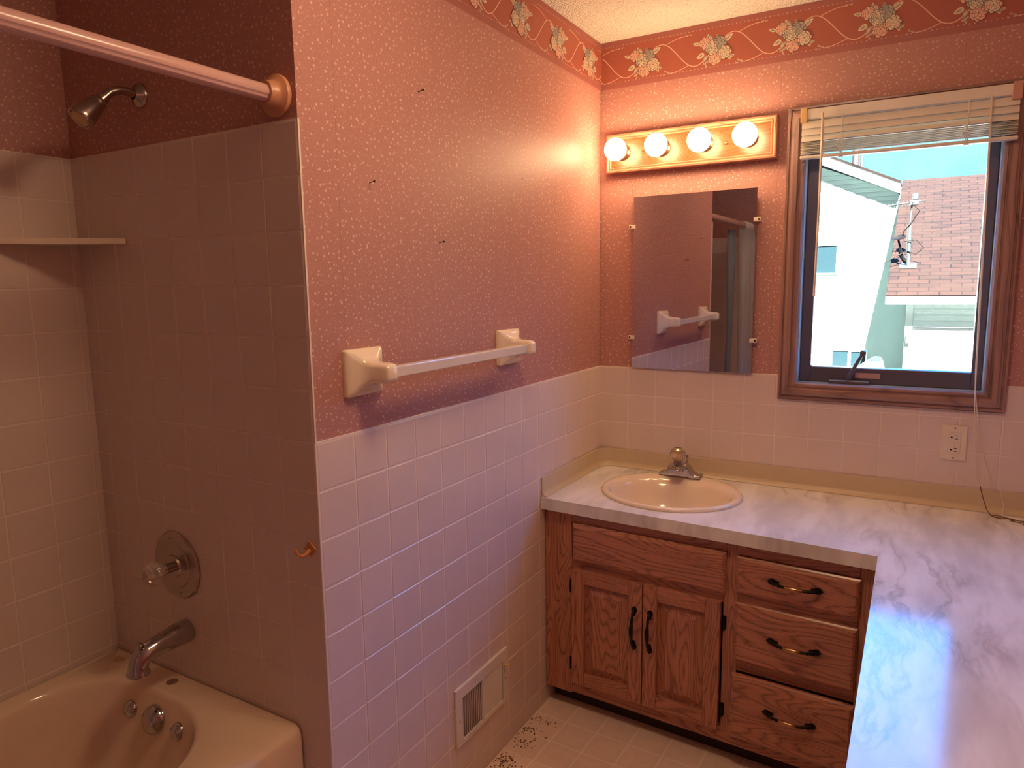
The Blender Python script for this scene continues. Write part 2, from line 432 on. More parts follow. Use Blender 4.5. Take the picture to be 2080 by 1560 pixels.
# ------------------------------------------------------------------ room shell
T = .1095; Z0 = 1.16406; LY = -1.52385; WX = -.81556; CZ = 2.3705; TT = .006
XR = 1.56; YF = -3.12; AY = -3.06
def wbox(name, x0, x1, y0, y1, z0, z1, m):
    b = B(); box(b, x0, x1, y0, y1, z0, z1); return struct(obj(name, b, m))
wall_left = wbox('wall_left', -.11, -TT, LY+TT, .0, 0, CZ, M['paper'])
wall_end = wbox('wall_alcove_end', -.93, -.1101, LY+TT, LY+.11, 0, CZ, M['paper'])
wall_side = wbox('wall_alcove_side', -.93, WX-TT, AY-.1, LY+TT-.0002, 0, CZ, M['paper'])
wall_near = wbox('wall_alcove_near', WX-TT+.0002, 0, AY-.1, AY, 0, CZ, M['paper'])
wall_right = wbox('wall_right', XR, XR+.1, YF-.1, .0, 0, CZ, M['paper'])
wall_front = wbox('wall_front', .0002, XR-.0002, YF-.1, YF, 0, CZ, M['paper'])
floor = wbox('floor', -.93, XR+.1, YF-.1, .11, -.06, -.0005, M['vinyl'])
ceiling = wbox('ceiling', -.93, XR+.1, YF-.1, .16, CZ+.0005, CZ+.08, M['popcorn'])
# back wall with the window opening
WO = (.700, 1.292, 1.112, 2.018)     # rough opening x0 x1 z0 z1
b = B()
box(b, -.11, WO[0], TT, .11, 0, CZ); box(b, WO[1], XR+.1, TT, .11, 0, CZ)
box(b, WO[0], WO[1], TT, .11, 0, WO[2]); box(b, WO[0], WO[1], TT, .11, WO[3], CZ)
wall_back = struct(obj('wall_back', b, M['paper']))
# unseen roof slab added above so that no sun leaks in
b = B(); box(b, -3, 6, -8, .12, CZ+.09, CZ+.3)
struct(obj('roof_slab', b, M['concrete'])).name = 'sun_block_roof'

def tiles(name, parent, org, du, nrm, us, zs, bull_top=True, bull_u0=False, bull_u1=False, holes=()):
    """grid of pillowed tiles; us / zs joint positions; org origin, du horizontal unit, nrm outward normal (points into the room)"""
    bm = B(); org = Vector(org); du = Vector(du); nrm = Vector(nrm); g = .0011; ed = .0022; th = TT
    rnd = random.Random(len(us)*13 + len(zs))
    for i in range(len(us)-1):
        for j in range(len(zs)-1):
            u0, u1, z0, z1 = us[i]+g, us[i+1]-g, zs[j]+g, zs[j+1]-g
            if z1 - z0 < .006 or u1-u0 < .006: continue
            skip = False
            for (a0, a1, b0, b1) in holes:
                if u0 > a0-.001 and u1 < a1+.001 and z0 > b0-.001 and z1 < b1+.001: skip = True
            if skip: continue
            parts = [(u0, u1, z0, z1)]
            for (a0, a1, b0, b1) in holes:
                np_ = []
                for (c0, c1, d0, d1) in parts:
                    if c1 <= a0 or c0 >= a1 or d1 <= b0 or d0 >= b1: np_.append((c0, c1, d0, d1)); continue
                    if c0 < a0: np_.append((c0, a0, d0, d1))
                    if c1 > a1: np_.append((a1, c1, d0, d1))
                    m0, m1 = max(c0, a0), min(c1, a1)
                    if d0 < b0: np_.append((m0, m1, d0, b0))
                    if d1 > b1: np_.append((m0, m1, b1, d1))
                parts = np_
            tx, tz = rnd.gauss(0, .0022), rnd.gauss(0, .0022)
            for (c0, c1, d0, d1) in parts:
                if c1-c0 < .004 or d1-d0 < .004: continue
                t1 = .007 if (bull_top and j == len(zs)-2) else ed
                l0 = .007 if (bull_u0 and i == 0) else ed
                l1 = .007 if (bull_u1 and i == len(us)-2) else ed
                rings = []
                for k, (f, h) in enumerate(((0, -.003), (0, .45), (.3, .8), (1, 1))):
                    a0, a1, e0, e1 = c0+l0*f, c1-l1*f, d0+ed*f, d1-t1*f
                    rr_ = []
                    for (uu, zz) in ((a0, e0), (a1, e0), (a1, e1), (a0, e1)):
                        w = th*h - (0.0004 if k else 0)
                        if k >= 1: w += tx*(uu-(c0+c1)/2) + tz*(zz-(d0+d1)/2)
                        p = org + du*uu + nrm*(w-th); rr_.append(bm.verts.new((p.x, p.y, zz)))
                    rings.append(rr_)
                for a, c in zip(rings, rings[1:]):
                    for q in range(4): bm.faces.new((a[q], a[(q+1) % 4], c[(q+1) % 4], c[q])).smooth = False
                bm.faces.new(rings[-1])
    # grout bed
    t = bmesh.new()
    z_lo, z_hi = zs[0], zs[-1]-.0015
    def cell(a0, a1, z0, z1):
        o0 = org - nrm*(th-.0002); o1 = org - nrm*(th-.0046)
        vs = [o0+du*a0, o0+du*a1, o1+du*a1, o1+du*a0]
        join(bm, [(v.x, v.y, z0) for v in vs]+[(v.x, v.y, z1) for v in vs],
             [(0,3,2,1),(4,5,6,7),(0,1,5,4),(1,2,6,5),(2,3,7,6),(3,0,4,7)], 1)
    t.free()
    if holes:
        a0, a1, b0, b1 = holes[0]
        cell(us[0], a0, z_lo, z_hi); cell(a1, us[-1], z_lo, z_hi)
        cell(a0, a1, z_lo, b0)
        if b1 < z_hi: cell(a0, a1, b1, z_hi)
    else: cell(us[0]+.001, us[-1]-.001, z_lo, z_hi)
    o = obj(name, bm, [M['tile'], M['grout']], parent)
    return o
rows_low = [0.0] + [Z0 - r*T for r in range(10, -1, -1)]
rows_high = rows_low + [Z0 + r*T for r in range(1, 7)]
# left wall wainscot: u = y
usL = [LY] + [LY + .0081 + j*T for j in range(1, 14)] + [.004]
REG = (-1.044, -.775, .170, .334)    # hole behind the wall register
tiles('tile_wainscot', wall_left, (0, 0, 0), (0, 1, 0), (1, 0, 0), usL, rows_low, True, True, False, holes=[REG])
usB = [-.004] + [(k+.0513)*T for k in range(1, 14)] + [XR]
tiles('tile_wainscot', wall_back, (0, 0, 0), (1, 0, 0), (0, -1, 0), usB, [rows_low[i] for i in range(4, len(rows_low))], True, False, False, holes=[(.668, 1.320, 1.078, 1.3)])
usE = [WX-.004] + [-(m-.0236)*T for m in range(7, 0, -1)] + [.0]
tiles('tile_surround', wall_end, (0, LY, 0), (1, 0, 0), (0, -1, 0), usE, rows_high, True, False, True)
usW = [AY] + sorted([-1.5425-k*T for k in range(0, 14)]) + [LY+.004]
tiles('tile_surround', wall_side, (WX, 0, 0), (0, 1, 0), (1, 0, 0), usW, rows_high, True, False, False)
tiles('tile_surround', wall_near, (0, AY+TT, 0), (1, 0, 0), (0, 1, 0), usE, rows_high, True, False, False)

# ---- wallpaper border, printed motifs as thin inked layers of one mesh
def border(parent, o0, du, nrm, u0, u1, phase):
    bm = B(); o0 = Vector(o0); du = Vector(du); nrm = Vector(nrm)
    ZB, ZT = 2.203, CZ-.001; H = ZT-ZB
    def P(u, v, h): p = o0 + du*u + nrm*h; return (p.x, p.y, ZB+v)
    def poly(pts, h, mi):
        pts = [p for p in pts]
        if any(p[0] < u0 or p[0] > u1 for p in pts):
            pts = [(min(max(p[0], u0), u1), p[1]) for p in pts]
            if max(p[0] for p in pts)-min(p[0] for p in pts) < 1e-4: return
        vs = [bm.verts.new(P(p[0], p[1], h)) for p in pts]
        try: bm.faces.new(vs).material_index = mi
        except ValueError: pass
    # field
    for v0, v1, mi in ((0, .024, 1), (.024, H-.022, 0), (H-.022, H, 1)):
        a = [P(u0, v0, .0003), P(u1, v0, .0003), P(u1, v1, .0003), P(u0, v1, .0003)]
        join(bm, a, [(0, 1, 2, 3)], mi)
    a = [P(u0, 0, -.0002), P(u1, 0, -.0002), P(u1, H, -.0002), P(u0, H, -.0002)]
    join(bm, a, [(0, 1, 2, 3)], 1)
    def dot(u, v, r, mi, h=.0007, n=6):
        if u < u0+r or u > u1-r: return
        poly([(u+r*math.cos(2*PI*k/n), v+r*math.sin(2*PI*k/n)) for k in range(n)], h, mi)
    k = 0; u = u0
    while u < u1:
        dot(u, .021, .0016, 2); dot(u+.005, H-.018, .0016, 2); u += .0135
    PITCH_ = .2535
    def stroke(pts, w, mi=2, h=.0006):
        for (a, b_) in zip(pts, pts[1:]):
            if not (u0 <= a[0] <= u1 and u0 <= b_[0] <= u1): continue
            d = Vector((b_[0]-a[0], b_[1]-a[1]));
            if d.length < 1e-9: continue
            n_ = Vector((-d.y, d.x)).normalized()*w/2; e = d.normalized()*w*.2
            poly([(a[0]+n_.x-e.x, a[1]+n_.y-e.y), (a[0]-n_.x-e.x, a[1]-n_.y-e.y), (b_[0]-n_.x+e.x, b_[1]-n_.y+e.y), (b_[0]+n_.x+e.x, b_[1]+n_.y+e.y)], h, mi)
    rnd = random.Random(3)
    def leaf(cu, cv, ang, ln, wd, mi, h):
        c, s = math.cos(ang), math.sin(ang); pts = []
        for k in range(12):
            t_ = 2*PI*k/12; x = ln*.5*math.cos(t_); y = wd*.5*math.sin(t_)*(1-.35*math.cos(t_))
            pts.append((cu+x*c-y*s, cv+x*s+y*c))
        poly(pts, h, mi)
        pts2 = [(cu+(p[0]-cu)*.55, cv+(p[1]-cv)*.55) for p in pts]; poly(pts2, h+.0002, 4 if mi != 4 else 3)
        stroke([(cu-ln*.38*c, cv-ln*.38*s), (cu+ln*.3*c, cv+ln*.3*s)], .0008, 5, h+.0004)
    def rose(cu, cv, r, cols, h):
        # rings of lobed petals, each on a thin layer over the last
        for ri, (f, npt) in enumerate(((1.0, 7), (.74, 6), (.48, 5), (.24, 3))):
            for k in range(npt):
                a = 2*PI*(k+.5*ri)/npt + rnd.uniform(-.15, .15); pr = r*f*.47
                pu, pv = cu+math.cos(a)*r*f*.62, cv+math.sin(a)*r*f*.62
                pts = []
                for q in range(10):
                    t_ = 2*PI*q/10; rr_ = pr*(1+.13*math.cos(3*t_+k)); pts.append((pu+rr_*math.cos(t_), pv+rr_*math.sin(t_)))
                hh = h + ri*.0005 + k*.00006
                poly([(x*1.0+(x-pu)*.16, y+(y-pv)*.16) for x, y in pts], hh, 5)
                poly(pts, hh+.00003, cols[(k+ri) % len(cols)])
                poly([(pu+(x-pu)*.5+math.cos(a)*pr*.22, pv+(y-pv)*.5+math.sin(a)*pr*.22) for x, y in pts], hh+.00005, cols[(k+ri+1) % len(cols)])
        poly([(cu+r*.09*math.cos(2*PI*q/7), cv+r*.09*math.sin(2*PI*q/7)) for q in range(7)], h+.0024, 5)
    n0 = int((u0-phase)/PITCH_)-2; n1 = int((u1-phase)/PITCH_)+2
    for n_ in range(n0, n1+1):
        c = phase + n_*PITCH_; mid = .078
        # ribbon from this bouquet to the next: rises, crosses, dips
        pts = []
        for k in range(29):
            t_ = k/28; u = c+.012+t_*(PITCH_-.024)
            pts.append((u, mid + .046*math.sin(2*PI*(t_*.93+.035))*(1.0)))
        stroke(pts, .0030)
        pts = []
        for k in range(10):
            t_ = k/9; pts.append((c+.085+t_*.066, mid+.043+.016*math.sin(t_*PI/2)))
        stroke(pts, .0022)
        pts = []
        for k in range(10):
            t_ = k/9; pts.append((c+.165-t_*.066, mid-.040-.016*math.sin(t_*PI/2)))
        stroke(pts, .0022)
        for (du_, dv_, an, ln, wd) in ((.159, .060, .3, .012, .005), (.172, .060, .3, .009, .004), (.092, -.052, 2.7, .012, .005), (.082, -.047, 2.4, .009, .005), (.076, -.057, 2.0, .007, .004)):
            leaf(c+du_, mid+dv_, an, ln, wd, 3, .0008)
        # leaves round the bouquet
        for (du_, dv_, an, ln, wd, mi) in ((-.062, .026, 2.9, .024, .011, 3), (-.046, -.016, 3.6, .028, .016, 3), (-.030, -.028, 4.2, .026, .011, 4), (.048, .030, .6, .034, .015, 3),
                (.010, .036, 1.4, .024, .012, 4), (-.010, .036, 1.9, .022, .010, 4), (-.020, .042, 1.7, .022, .009, 3), (.050, -.022, -.3, .020, .009, 3), (.052, -.034, -1.1, .022, .010, 3),
                (.062, -.031, .2, .016, .008, 3), (-.022, -.038, 3.6, .014, .006, 3), (-.032, -.044, 3.3, .012, .006, 3), (-.026, -.052, 4.3, .010, .006, 4)):
            leaf(c+du_, mid+dv_, an, ln, wd, mi, .0008)
        rose(c-.032, mid+.024, .018, (2, 6, 2), .0012)
        rose(c+.004, mid-.031, .021, (6, 2, 6), .0013)
        rose(c+.016, mid+.014, .024, (7, 4, 7), .0013)
        rose(c-.006, mid+.005, .022, (3, 7, 3), .0022)
        rose(c+.038, mid-.016, .020, (3, 2, 3), .0022)
    o = obj('wallpaper_border', bm, BM, parent); return o
def pr(name, c): m = mat(name, c, .5); return m
BM = [pr('border_terracotta', (.43, .125, .085)), pr('border_band', (.40, .14, .12)), pr('border_cream_pink', (.88, .58, .46)),
      pr('border_pale_leaf', (.80, .70, .52)), pr('border_grey_leaf', (.50, .46, .37)), pr('border_ink', (.16, .09, .07)),
      pr('border_peach', (.86, .50, .36)), pr('border_blue_grey', (.40, .41, .38))]
border(wall_back, (0, TT, 0), (1, 0, 0), (0, -1, 0), -.004, XR, .160)
border(wall_left, (-TT, 0, 0), (0, -1, 0), (1, 0, 0), -TT, 1.515, .100)

# ------------------------------------------------------------------ window
def molding(bm, x0, x1, z0, z1, w, prof, mi_h=0, mi_v=1, only=None):
    """mitred picture-frame casing; prof: (offset 0..1 across width from outer, depth out of wall)"""
    corners = lambda k: [(x0+w*k, z0+w*k), (x1-w*k, z0+w*k), (x1-w*k, z1-w*k), (x0+w*k, z1-w*k)]
    for side in range(4):
        if only is not None and side not in only: continue
        a, b_ = side, (side+1) % 4; prev = None
        for (k, d) in prof:
            c = corners(k); cur = (bm.verts.new((c[a][0], -d, c[a][1])), bm.verts.new((c[b_][0], -d, c[b_][1])))
            if prev: bm.faces.new((prev[0], prev[1], cur[1], cur[0])).material_index = mi_h if side in (0, 2) else mi_v
            prev = cur
win = thing('window_1', None, None, (0, 0, 0)); struct(win)
prof = [(0, -.004), (0, .012), (.04, .016), (.14, .016), (.17, .012), (.22, .012), (.26, .019), (.40, .021), (.62, .020), (.70, .013), (.76, .013), (.80, .017), (.93, .016), (1, .011), (1, -.012)]
b = B(); molding(b, .668, 1.322, 1.082, 2.048, .058, prof, only=(0, 2)); obj('casing', b, [M['oak_trim_h'], M['oak_trim_v']], win)
b = B(); molding(b, .668, 1.322, 1.082, 2.048, .058, prof, only=(1, 3)); obj('casing', b, [M['oak_trim_h'], M['oak_trim_v']], win)
b = B()   # pale jamb liner
for (a0, a1, c0, c1) in ((.700, .728, 1.112, 2.018), (1.262, 1.290, 1.112, 2.018)): box(b, a0, a1, .008, .108, c0, c1)
box(b, .728, 1.262, .008, .108, 1.112, 1.138); box(b, .728, 1.262, .008, .108, 1.992, 2.018)
obj('jamb', b, M['sashlight'], win)
b = B()
for (a0, a1, c0, c1) in ((.729, .764, 1.139, 1.991), (1.232, 1.261, 1.139, 1.991), (.764, 1.232, 1.139, 1.192), (.764, 1.232, 1.945, 1.991)): box(b, a0, a1, .050, .095, c0, c1, .003)
sash = obj('sash', b, M['sash'], win)
b = B(); box(b, .760, 1.236, .070, .074, 1.188, 1.950); obj('pane', b, M['glass'], sash)
b = B(); box(b, .905, .980, .0485, .0500, 1.158, 1.176); tag(obj('paper_label', b, M['plainwall'], sash), 'faded paper label on the bottom rail')
# crank operator
b = B()
prism(b, [(.826, 0), (.950, 0), (.944, .030), (.906, .034), (.898, .020), (.876, .020), (.868, .034), (.832, .030)], 1.1385, 1.152, bev=.003, M=Matrix.Translation((0, .0140, 0)))
opr = obj('crank_operator', b, M['sash'], win)
b = B(); prism(b, [(-.028, -.009), (.024, -.009), (.028, .009), (-.024, .009)], 0, .0016, M=Matrix.Translation((.852, .028, 1.1522))); obj('cover_plate', b, M['chrome'], opr)
b = B(); prism(b, [(-.026, -.009), (.028, -.009), (.024, .009), (-.028, .009)], 0, .0016, M=Matrix.Translation((.920, .028, 1.1522)))
obj('cover_plate', b, M['chrome'], opr)
b = B(); tube(b, [(.886, .026, 1.150), (.889, .020, 1.168), (.905, .010, 1.200), (.920, .002, 1.232), (.926, .0, 1.243)], [.007, .0065, .0058, .0052, .005], 12)
lathe(b, [(0, -.010), (.008, -.008), (.0105, 0), (.008, .008), (0, .010)], 14, (.928, -.001, 1.248), (.3, -.2, 1)); obj('crank_handle', b, M['sash'], opr, 50)

# blind
bl = thing('window_blind', 'ivory mini blind pulled up at the top of the window, with tilt wand and cords', 'window blind', (0, 0, 0))
b = B(); box(b, .724, 1.286, -.048, -.022, 1.999, 2.030, .002); obj('headrail', b, M['blind'], bl)
b = B(); box(b, .712, .732, -.052, -.0215, 1.990, 2.034, .002); tag(obj('bracket', b, M['yellow'], bl), 'yellowed plastic end bracket')
b = B(); box(b, 1.272, 1.296, -.052, -.0215, 1.986, 2.034, .002); tag(obj('bracket', b, M['pinkplastic'], bl), 'rose tinted end bracket')
def slat(cz, tilt, dy=-.038, sag=0):
    b = B(); rs = []
    for k in range(7):
        s_ = (k-3)/3*.0125; arch = .0022*(1-(s_/.0125)**2)
        y = s_*math.cos(tilt) - arch*math.sin(tilt); z = s_*math.sin(tilt) + arch*math.cos(tilt)
        rs.append((y, z))
    for (x) in (0,):
        A = [(.716, dy+y, cz+z) for y, z in rs]+[(.716, dy+y, cz+z-.0006) for y, z in rs[::-1]]
        C = [(1.292, p[1], p[2]+sag) for p in A]
        loft(b, [A, C])
    return obj('slat', b, M['blind'], bl, 40)
for cz, ti in ((1.984, 1.25), (1.962, 1.15), (1.941, .95)): slat(cz, ti)
for k in range(11): slat(1.926-k*.0033, .06*((k % 3)-1)+.08, -.037+.0012*((k*7) % 3-1), .0004*((k*5) % 3-1))
b = B(); box(b, .714, 1.294, -.050, -.025, 1.876, 1.8865, .003); obj('bottom_rail', b, M['blind'], bl)
b = B(); tube(b, [(.778, -.058, 2.012), (.779, -.060, 1.990)], [.0030, .0034], 8); tube(b, [(.7795, -.060, 1.992), (.780, -.058, 1.70), (.777, -.054, 1.435)], .0042, 6); obj('tilt_wand', b, M['cream'], bl, 50)
b = B(); pts = [(1.222, -.054, 2.004), (1.226, -.052, 1.80), (1.232, -.050, 1.45), (1.238, -.040, 1.20), (1.243, -.036, 1.10), (1.252, -.036, .97), (1.262, -.030, .88), (1.274, -.028, .850)]
tube(b, pts, .0016, 6)
pts = [(1.224, -.057, 2.004), (1.229, -.055, 1.80), (1.235, -.053, 1.45), (1.241, -.044, 1.15), (1.262, -.04, .99), (1.300, -.032, .87), (1.325, -.030, .845), (1.337, -.032, .80), (1.335, -.040, .772)]
tube(b, pts, .0014, 6); obj('lift_cord', b, M['cream'], bl, 60)
b = B()
pts = [(1.274, -.028, .852), (1.282, -.030, .82), (1.294, -.045, .785), (1.305, -.060, .7715), (1.320, -.072, .7705), (1.345, -.062, .771), (1.365, -.070, .7705), (1.352, -.085, .7705), (1.375, -.095, .7705), (1.40, -.080, .7705), (1.43, -.090, .7705)]
tube(b, pts, .0013, 6); tube(b, [(1.305, -.055, .7712), (1.33, -.05, .7708), (1.36, -.078, .7708), (1.39, -.075, .7708), (1.42, -.10, .7708), (1.38, -.11, .7708)], .0013, 6)
tag(obj('cord_end', b, M['dirt'], bl, 60), 'brown frayed cord end looped on the counter')
for x in (.835, 1.170):
    b = B(); tube(b, [(x, -.050, 2.000), (x, -.052, 1.93), (x+.002, -.053, 1.885)], .0012, 6)
    rr_ = random.Random(int(x*100))
    for k in range(5): tube(b, [(x, -.051, 1.935), (x+rr_.uniform(-.022, .022), -.055, 1.915-.003*k), (x+rr_.uniform(-.015, .015), -.056, 1.90), (x, -.052, 1.884)], .0010, 5)
    lathe(b, [(0, -.004), (.007, -.004), (.007, 0), (0, 0)], 10, (x, -.040, 1.877))
    obj('ladder_cord', b, M['blind'], bl, 60)
# hinge-like bracket on the casing's upper left corner
b = B(); box(b, .6705, .6795, -.020, -.0175, 2.005, 2.040, .001); lathe(b, [(.003, 0), (.003, .0015), (0, .002)], 8, (.675, -.020, 2.034), (0, -1, 0)); lathe(b, [(.003, 0), (.003, .0015), (0, .002)], 8, (.675, -.020, 2.011), (0, -1, 0))
tag(obj('curtain_rod_bracket', b, M['screw']), 'small metal plate screwed on the top left corner of the window casing', 'bracket')

# ------------------------------------------------------------------ light bar
lb = thing('vanity_light', 'oak vanity light bar with four lit round globe bulbs above the mirror', 'wall light', (0, 0, 0))
b = B(); box(b, .048, .622, -.024, .0055, 1.908, 2.018, .002); pl_ = obj('back_plate', b, M['oak_light'], lb)
b = B()
prof = [(0, -.005), (0, .026), (.1, .031), (.35, .033), (.5, .030), (.6, .026), (.85, .029), (1, .025), (1, .015)]
molding(b, .030, .638, 1.892, 2.032, .020, prof); obj('rim_molding', b, [M['oak_h'], M['oak_v']], lb)
for x in (.172, .470):
    b = B(); lathe(b, [(.006, 0), (.006, .002), (.003, .006), (0, .007)], 12, (x, -.024, 1.958), (0, -1, 0)); obj('cap_nut', b, M['brass'], lb, 40)
for i, x in enumerate((.094, .245, .397, .548)):
    b = B(); lathe(b, [(.030, 0), (.030, .004), (.024, .008), (.018, .026), (.018, .034)], 24, (x, -.0242, 1.965), (0, -1, 0)); so = obj('socket', b, M['brass'], lb, 40)
    b = B(); lathe(b, [(.0125, -.040)] + [(.040*math.sin(a), -.040*math.cos(a)) for a in [math.radians(q) for q in range(22, 180, 9)]] + [(0, .040)], 28, (x, -.096, 1.965), (0, -1, 0))
    obj('globe_bulb', b, M['bulb'], so, 180)

# ------------------------------------------------------------------ fill lamp added on the ceiling, out of frame
cl_ = thing('added_fill_light', 'round glass fill lamp added on the ceiling to brighten the room', 'added fill light', (.70, -1.49, CZ))
b = B(); lathe(b, [(0, -.0005), (.16, -.0005), (.165, -.012), (.15, -.02), (0, -.02)], 40); obj('canopy', b, M['white'], cl_, 40)
b = B(); lathe(b, [(.145, -.0205), (.15, -.045), (.13, -.075), (.08, -.098), (0, -.105)], 40)
t_ = NT('fill_lamp_glass'); t_.b.inputs['Base Color'].default_value = (.9, .85, .8, 1); t_.b.inputs['Emission Color'].default_value = (*LAMP, 1); t_.b.inputs['Emission Strength'].default_value = FILL_W
obj('glass_bowl', b, t_.m, cl_, 60)

# ------------------------------------------------------------------ mirror
mr_ = thing('wall_mirror', 'frameless rectangular mirror clipped to the wall under the light bar', 'mirror', (.1340, -.0065, 1.164), (0, 0, 0))
b = B(); box(b, 0, .445, -.004, 0, 0, .638); mp = obj('mirror_glass', b, M['mirror'], mr_)
for x, z in ((-.004, .530), (.448, .532), (-.004, .116), (.448, .116)):
    b = B(); box(b, x-.012, x+.012, -.0075, .0062, z-.007, z+.007, .001); lathe(b, [(.0035, 0), (.0035, .001), (0, .0015)], 10, (x+(-.006 if x < .1 else .006), -.0075, z), (0, -1, 0), mi=1)
    obj('mirror_clip', b, [M['cream'], M['dark']], mr_)
mr_.rotation_euler = (0, 0, -.0135)

# ------------------------------------------------------------------ counter, cove, sink
ZC = .767
TH = math.atan2(-.044, 1.023)
def uv(u, v): return (u*math.cos(TH) - v*math.sin(TH), -.518 + u*math.sin(TH) + v*math.cos(TH))
YW = -2.10
outer = [(.0015, -.0015), (XR-.0015, -.0015), (XR-.0015, YW), (1.0300, YW), (1.0245, -.562), (.0015, -.518)]
SX, SY, SA, SBx = .372, -.262, .239, .214
hole = [(SX+(SA-.018)*math.cos(2*PI*k/64), SY+(SBx-.018)*math.sin(2*PI*k/64)) for k in range(64)]
def slab(name, outer, hole, z0, z1, m):
    bm = B()
    def loop(pts, z):
        vs = [bm.verts.new((p[0], p[1], z)) for p in pts]
        return vs, [bm.edges.new((vs[i], vs[(i+1) % len(vs)])) for i in range(len(vs))]
    for z in (z0, z1):
        vo, eo = loop(outer, z); vh, eh = loop(hole, z)
        bmesh.ops.triangle_fill(bm, use_beauty=True, use_dissolve=False, edges=eo+eh)
        if z == z0: lo = (vo, vh)
        else: hi = (vo, vh)
    for a, c in zip(lo, hi):
        n = len(a)
        for i in range(n): bm.faces.new((a[i], a[(i+1) % n], c[(i+1) % n], c[i]))
    return obj(name, bm, m)
ct = slab('countertop', outer, hole, .7265, ZC, M['marble'])
tag(ct, 'L-shaped white marbled laminate countertop with an oval sink cut in', 'countertop')
# cove base
def cove(name, path, label=None):
    bm = B(); prof = [(.0, .067), (.0035, .067), (.0042, .064), (.0042, .020), (.008, .008), (.018, .0022), (.020, .0006), (.016, .0), (0, 0)]
    rings = []
    n = len(path)
    for i, (x, y) in enumerate(path):
        a = Vector(path[max(i-1, 0)]); c = Vector(path[min(i+1, n-1)]); d = (c-a).normalized(); nn = Vector((d.y, -d.x))
        rings.append([(x+nn.x*p, y+nn.y*p, ZC+.0004+h) for p, h in prof])
    loft(bm, rings); return obj(name, bm, M['cove'], None, 50)
path = [(.0008, -.512), (.0008, -.08)]
rc = .062
path += [(.0008+rc-rc*math.cos(a), -.0012-rc+rc*math.sin(a)) for a in [math.radians(q) for q in range(0, 91, 9)]]
path += [(.4, -.0012), (.9, -.0012), (XR-.003, -.0012)]
tag(cove('cove_base', path), 'almond vinyl cove strip curving along the back edge of the counter', 'backsplash')

# sink: oval self-rimming bowl
def ell(a, b_, z, cx_=SX, cy_=SY, n=64): return [(cx_+a*math.cos(2*PI*k/n), cy_+b_*math.sin(2*PI*k/n), z) for k in range(n)]
b = B()
R_ = [ell(SA-.03, SBx-.03, ZC-.002), ell(SA-.024, SBx-.024, ZC+.0006), ell(SA, SBx, ZC+.0008), ell(SA+.001, SBx+.001, ZC+.006), ell(SA-.004, SBx-.004, ZC+.011), ell(SA-.014, SBx-.014, ZC+.0125),
      ell(SA-.026, SBx-.030, ZC+.010, SX, SY-.010), ell(SA-.034, SBx-.044, ZC+.002, SX, SY-.018), ell(SA-.042, SBx-.054, ZC-.014, SX, SY-.022), ell(SA-.055, SBx-.066, ZC-.05, SX, SY-.024),
      ell(SA-.085, SBx-.09, ZC-.10, SX, SY-.024), ell(SA-.14, SBx-.13, ZC-.135, SX, SY-.02), ell(.02, .02, ZC-.145, SX, SY-.02)]
loft(b, R_, False, True)
sk = thing('sink', 'oval almond drop-in sink set in the marbled countertop', 'sink', (0, 0, 0))
obj('basin', b, M['almond'], sk, 60)
b = B(); lathe(b, [(.022, 0), (.022, .002), (.016, .003), (.014, .001), (0, .001)], 24, (SX, SY-.02, ZC-.1448)); obj('drain', b, M['chrome_old'], sk, 40)
# faucet
FX, FY = .353, -.078; fz = ZC+.0128
fc = thing('sink_faucet', 'chrome single-handle sink faucet with a clear faceted knob', 'faucet', (FX, FY, fz), (0, 0, 0))
b = B(); rings = []
for x, hy, h in ((-.077, .020, .007), (-.074, .024, .010), (-.056, .025, .012), (-.042, .026, .018), (-.034, .024, .032), (-.026, .020, .044), (-.016, .019, .049), (.0, .019, .050), (.016, .019, .049), (.026, .020, .044), (.034, .024, .032), (.042, .026, .018), (.056, .025, .012), (.074, .024, .010), (.077, .020, .007)):
    rings.append([(x, a, h/2+c) for a, c in rrect(hy, h/2, .003, 3)])
loft(b, rings); obj('body', b, M['chrome'], fc, 45)
b = B()   # block-nosed spout reaching forward over the basin
rings = []
for y, hw, z0, z1 in ((-.012, .030, .030, .0500), (-.034, .031, .031, .0500), (-.062, .029, .031, .0485), (-.084, .024, .029, .0450), (-.091, .018, .030, .0420)):
    rings.append([(x-.002, y, (z0+z1)/2+h) for x, h in rrect(hw, (z1-z0)/2, .0035, 2)])
loft(b, rings); obj('spout', b, M['chrome'], fc, 35)
KY = -.014
b = B(); lathe(b, [(.017, .044), (.017, .056), (.013, .058), (.013, .064), (.015, .066)], 20, (-.008, KY, 0)); obj('handle_stem', b, M['chrome'], fc, 40)
b = B()
lathe(b, [(.015, .060), (.022, .066), (.028, .077), (.028, .089), (.023, .100), (.015, .105), (0, .103)], 12, (-.008, KY, 0)); kn = obj('knob', b, M['clear'], fc)
b = B(); lathe(b, [(0, .062), (.008, .062), (.009, .080), (.016, .095), (0, .097)], 14, (-.008, KY, 0)); obj('knob_core', b, mat('gold_core', (.95, .75, .45), .25, metal=.6), kn, 40)
b = B(); lathe(b, [(.0022, .046), (.0022, .066), (.005, .067), (.0035, .075), (0, .076)], 10, (.018, .017, 0)); obj('lift_rod', b, M['chrome'], fc, 40)

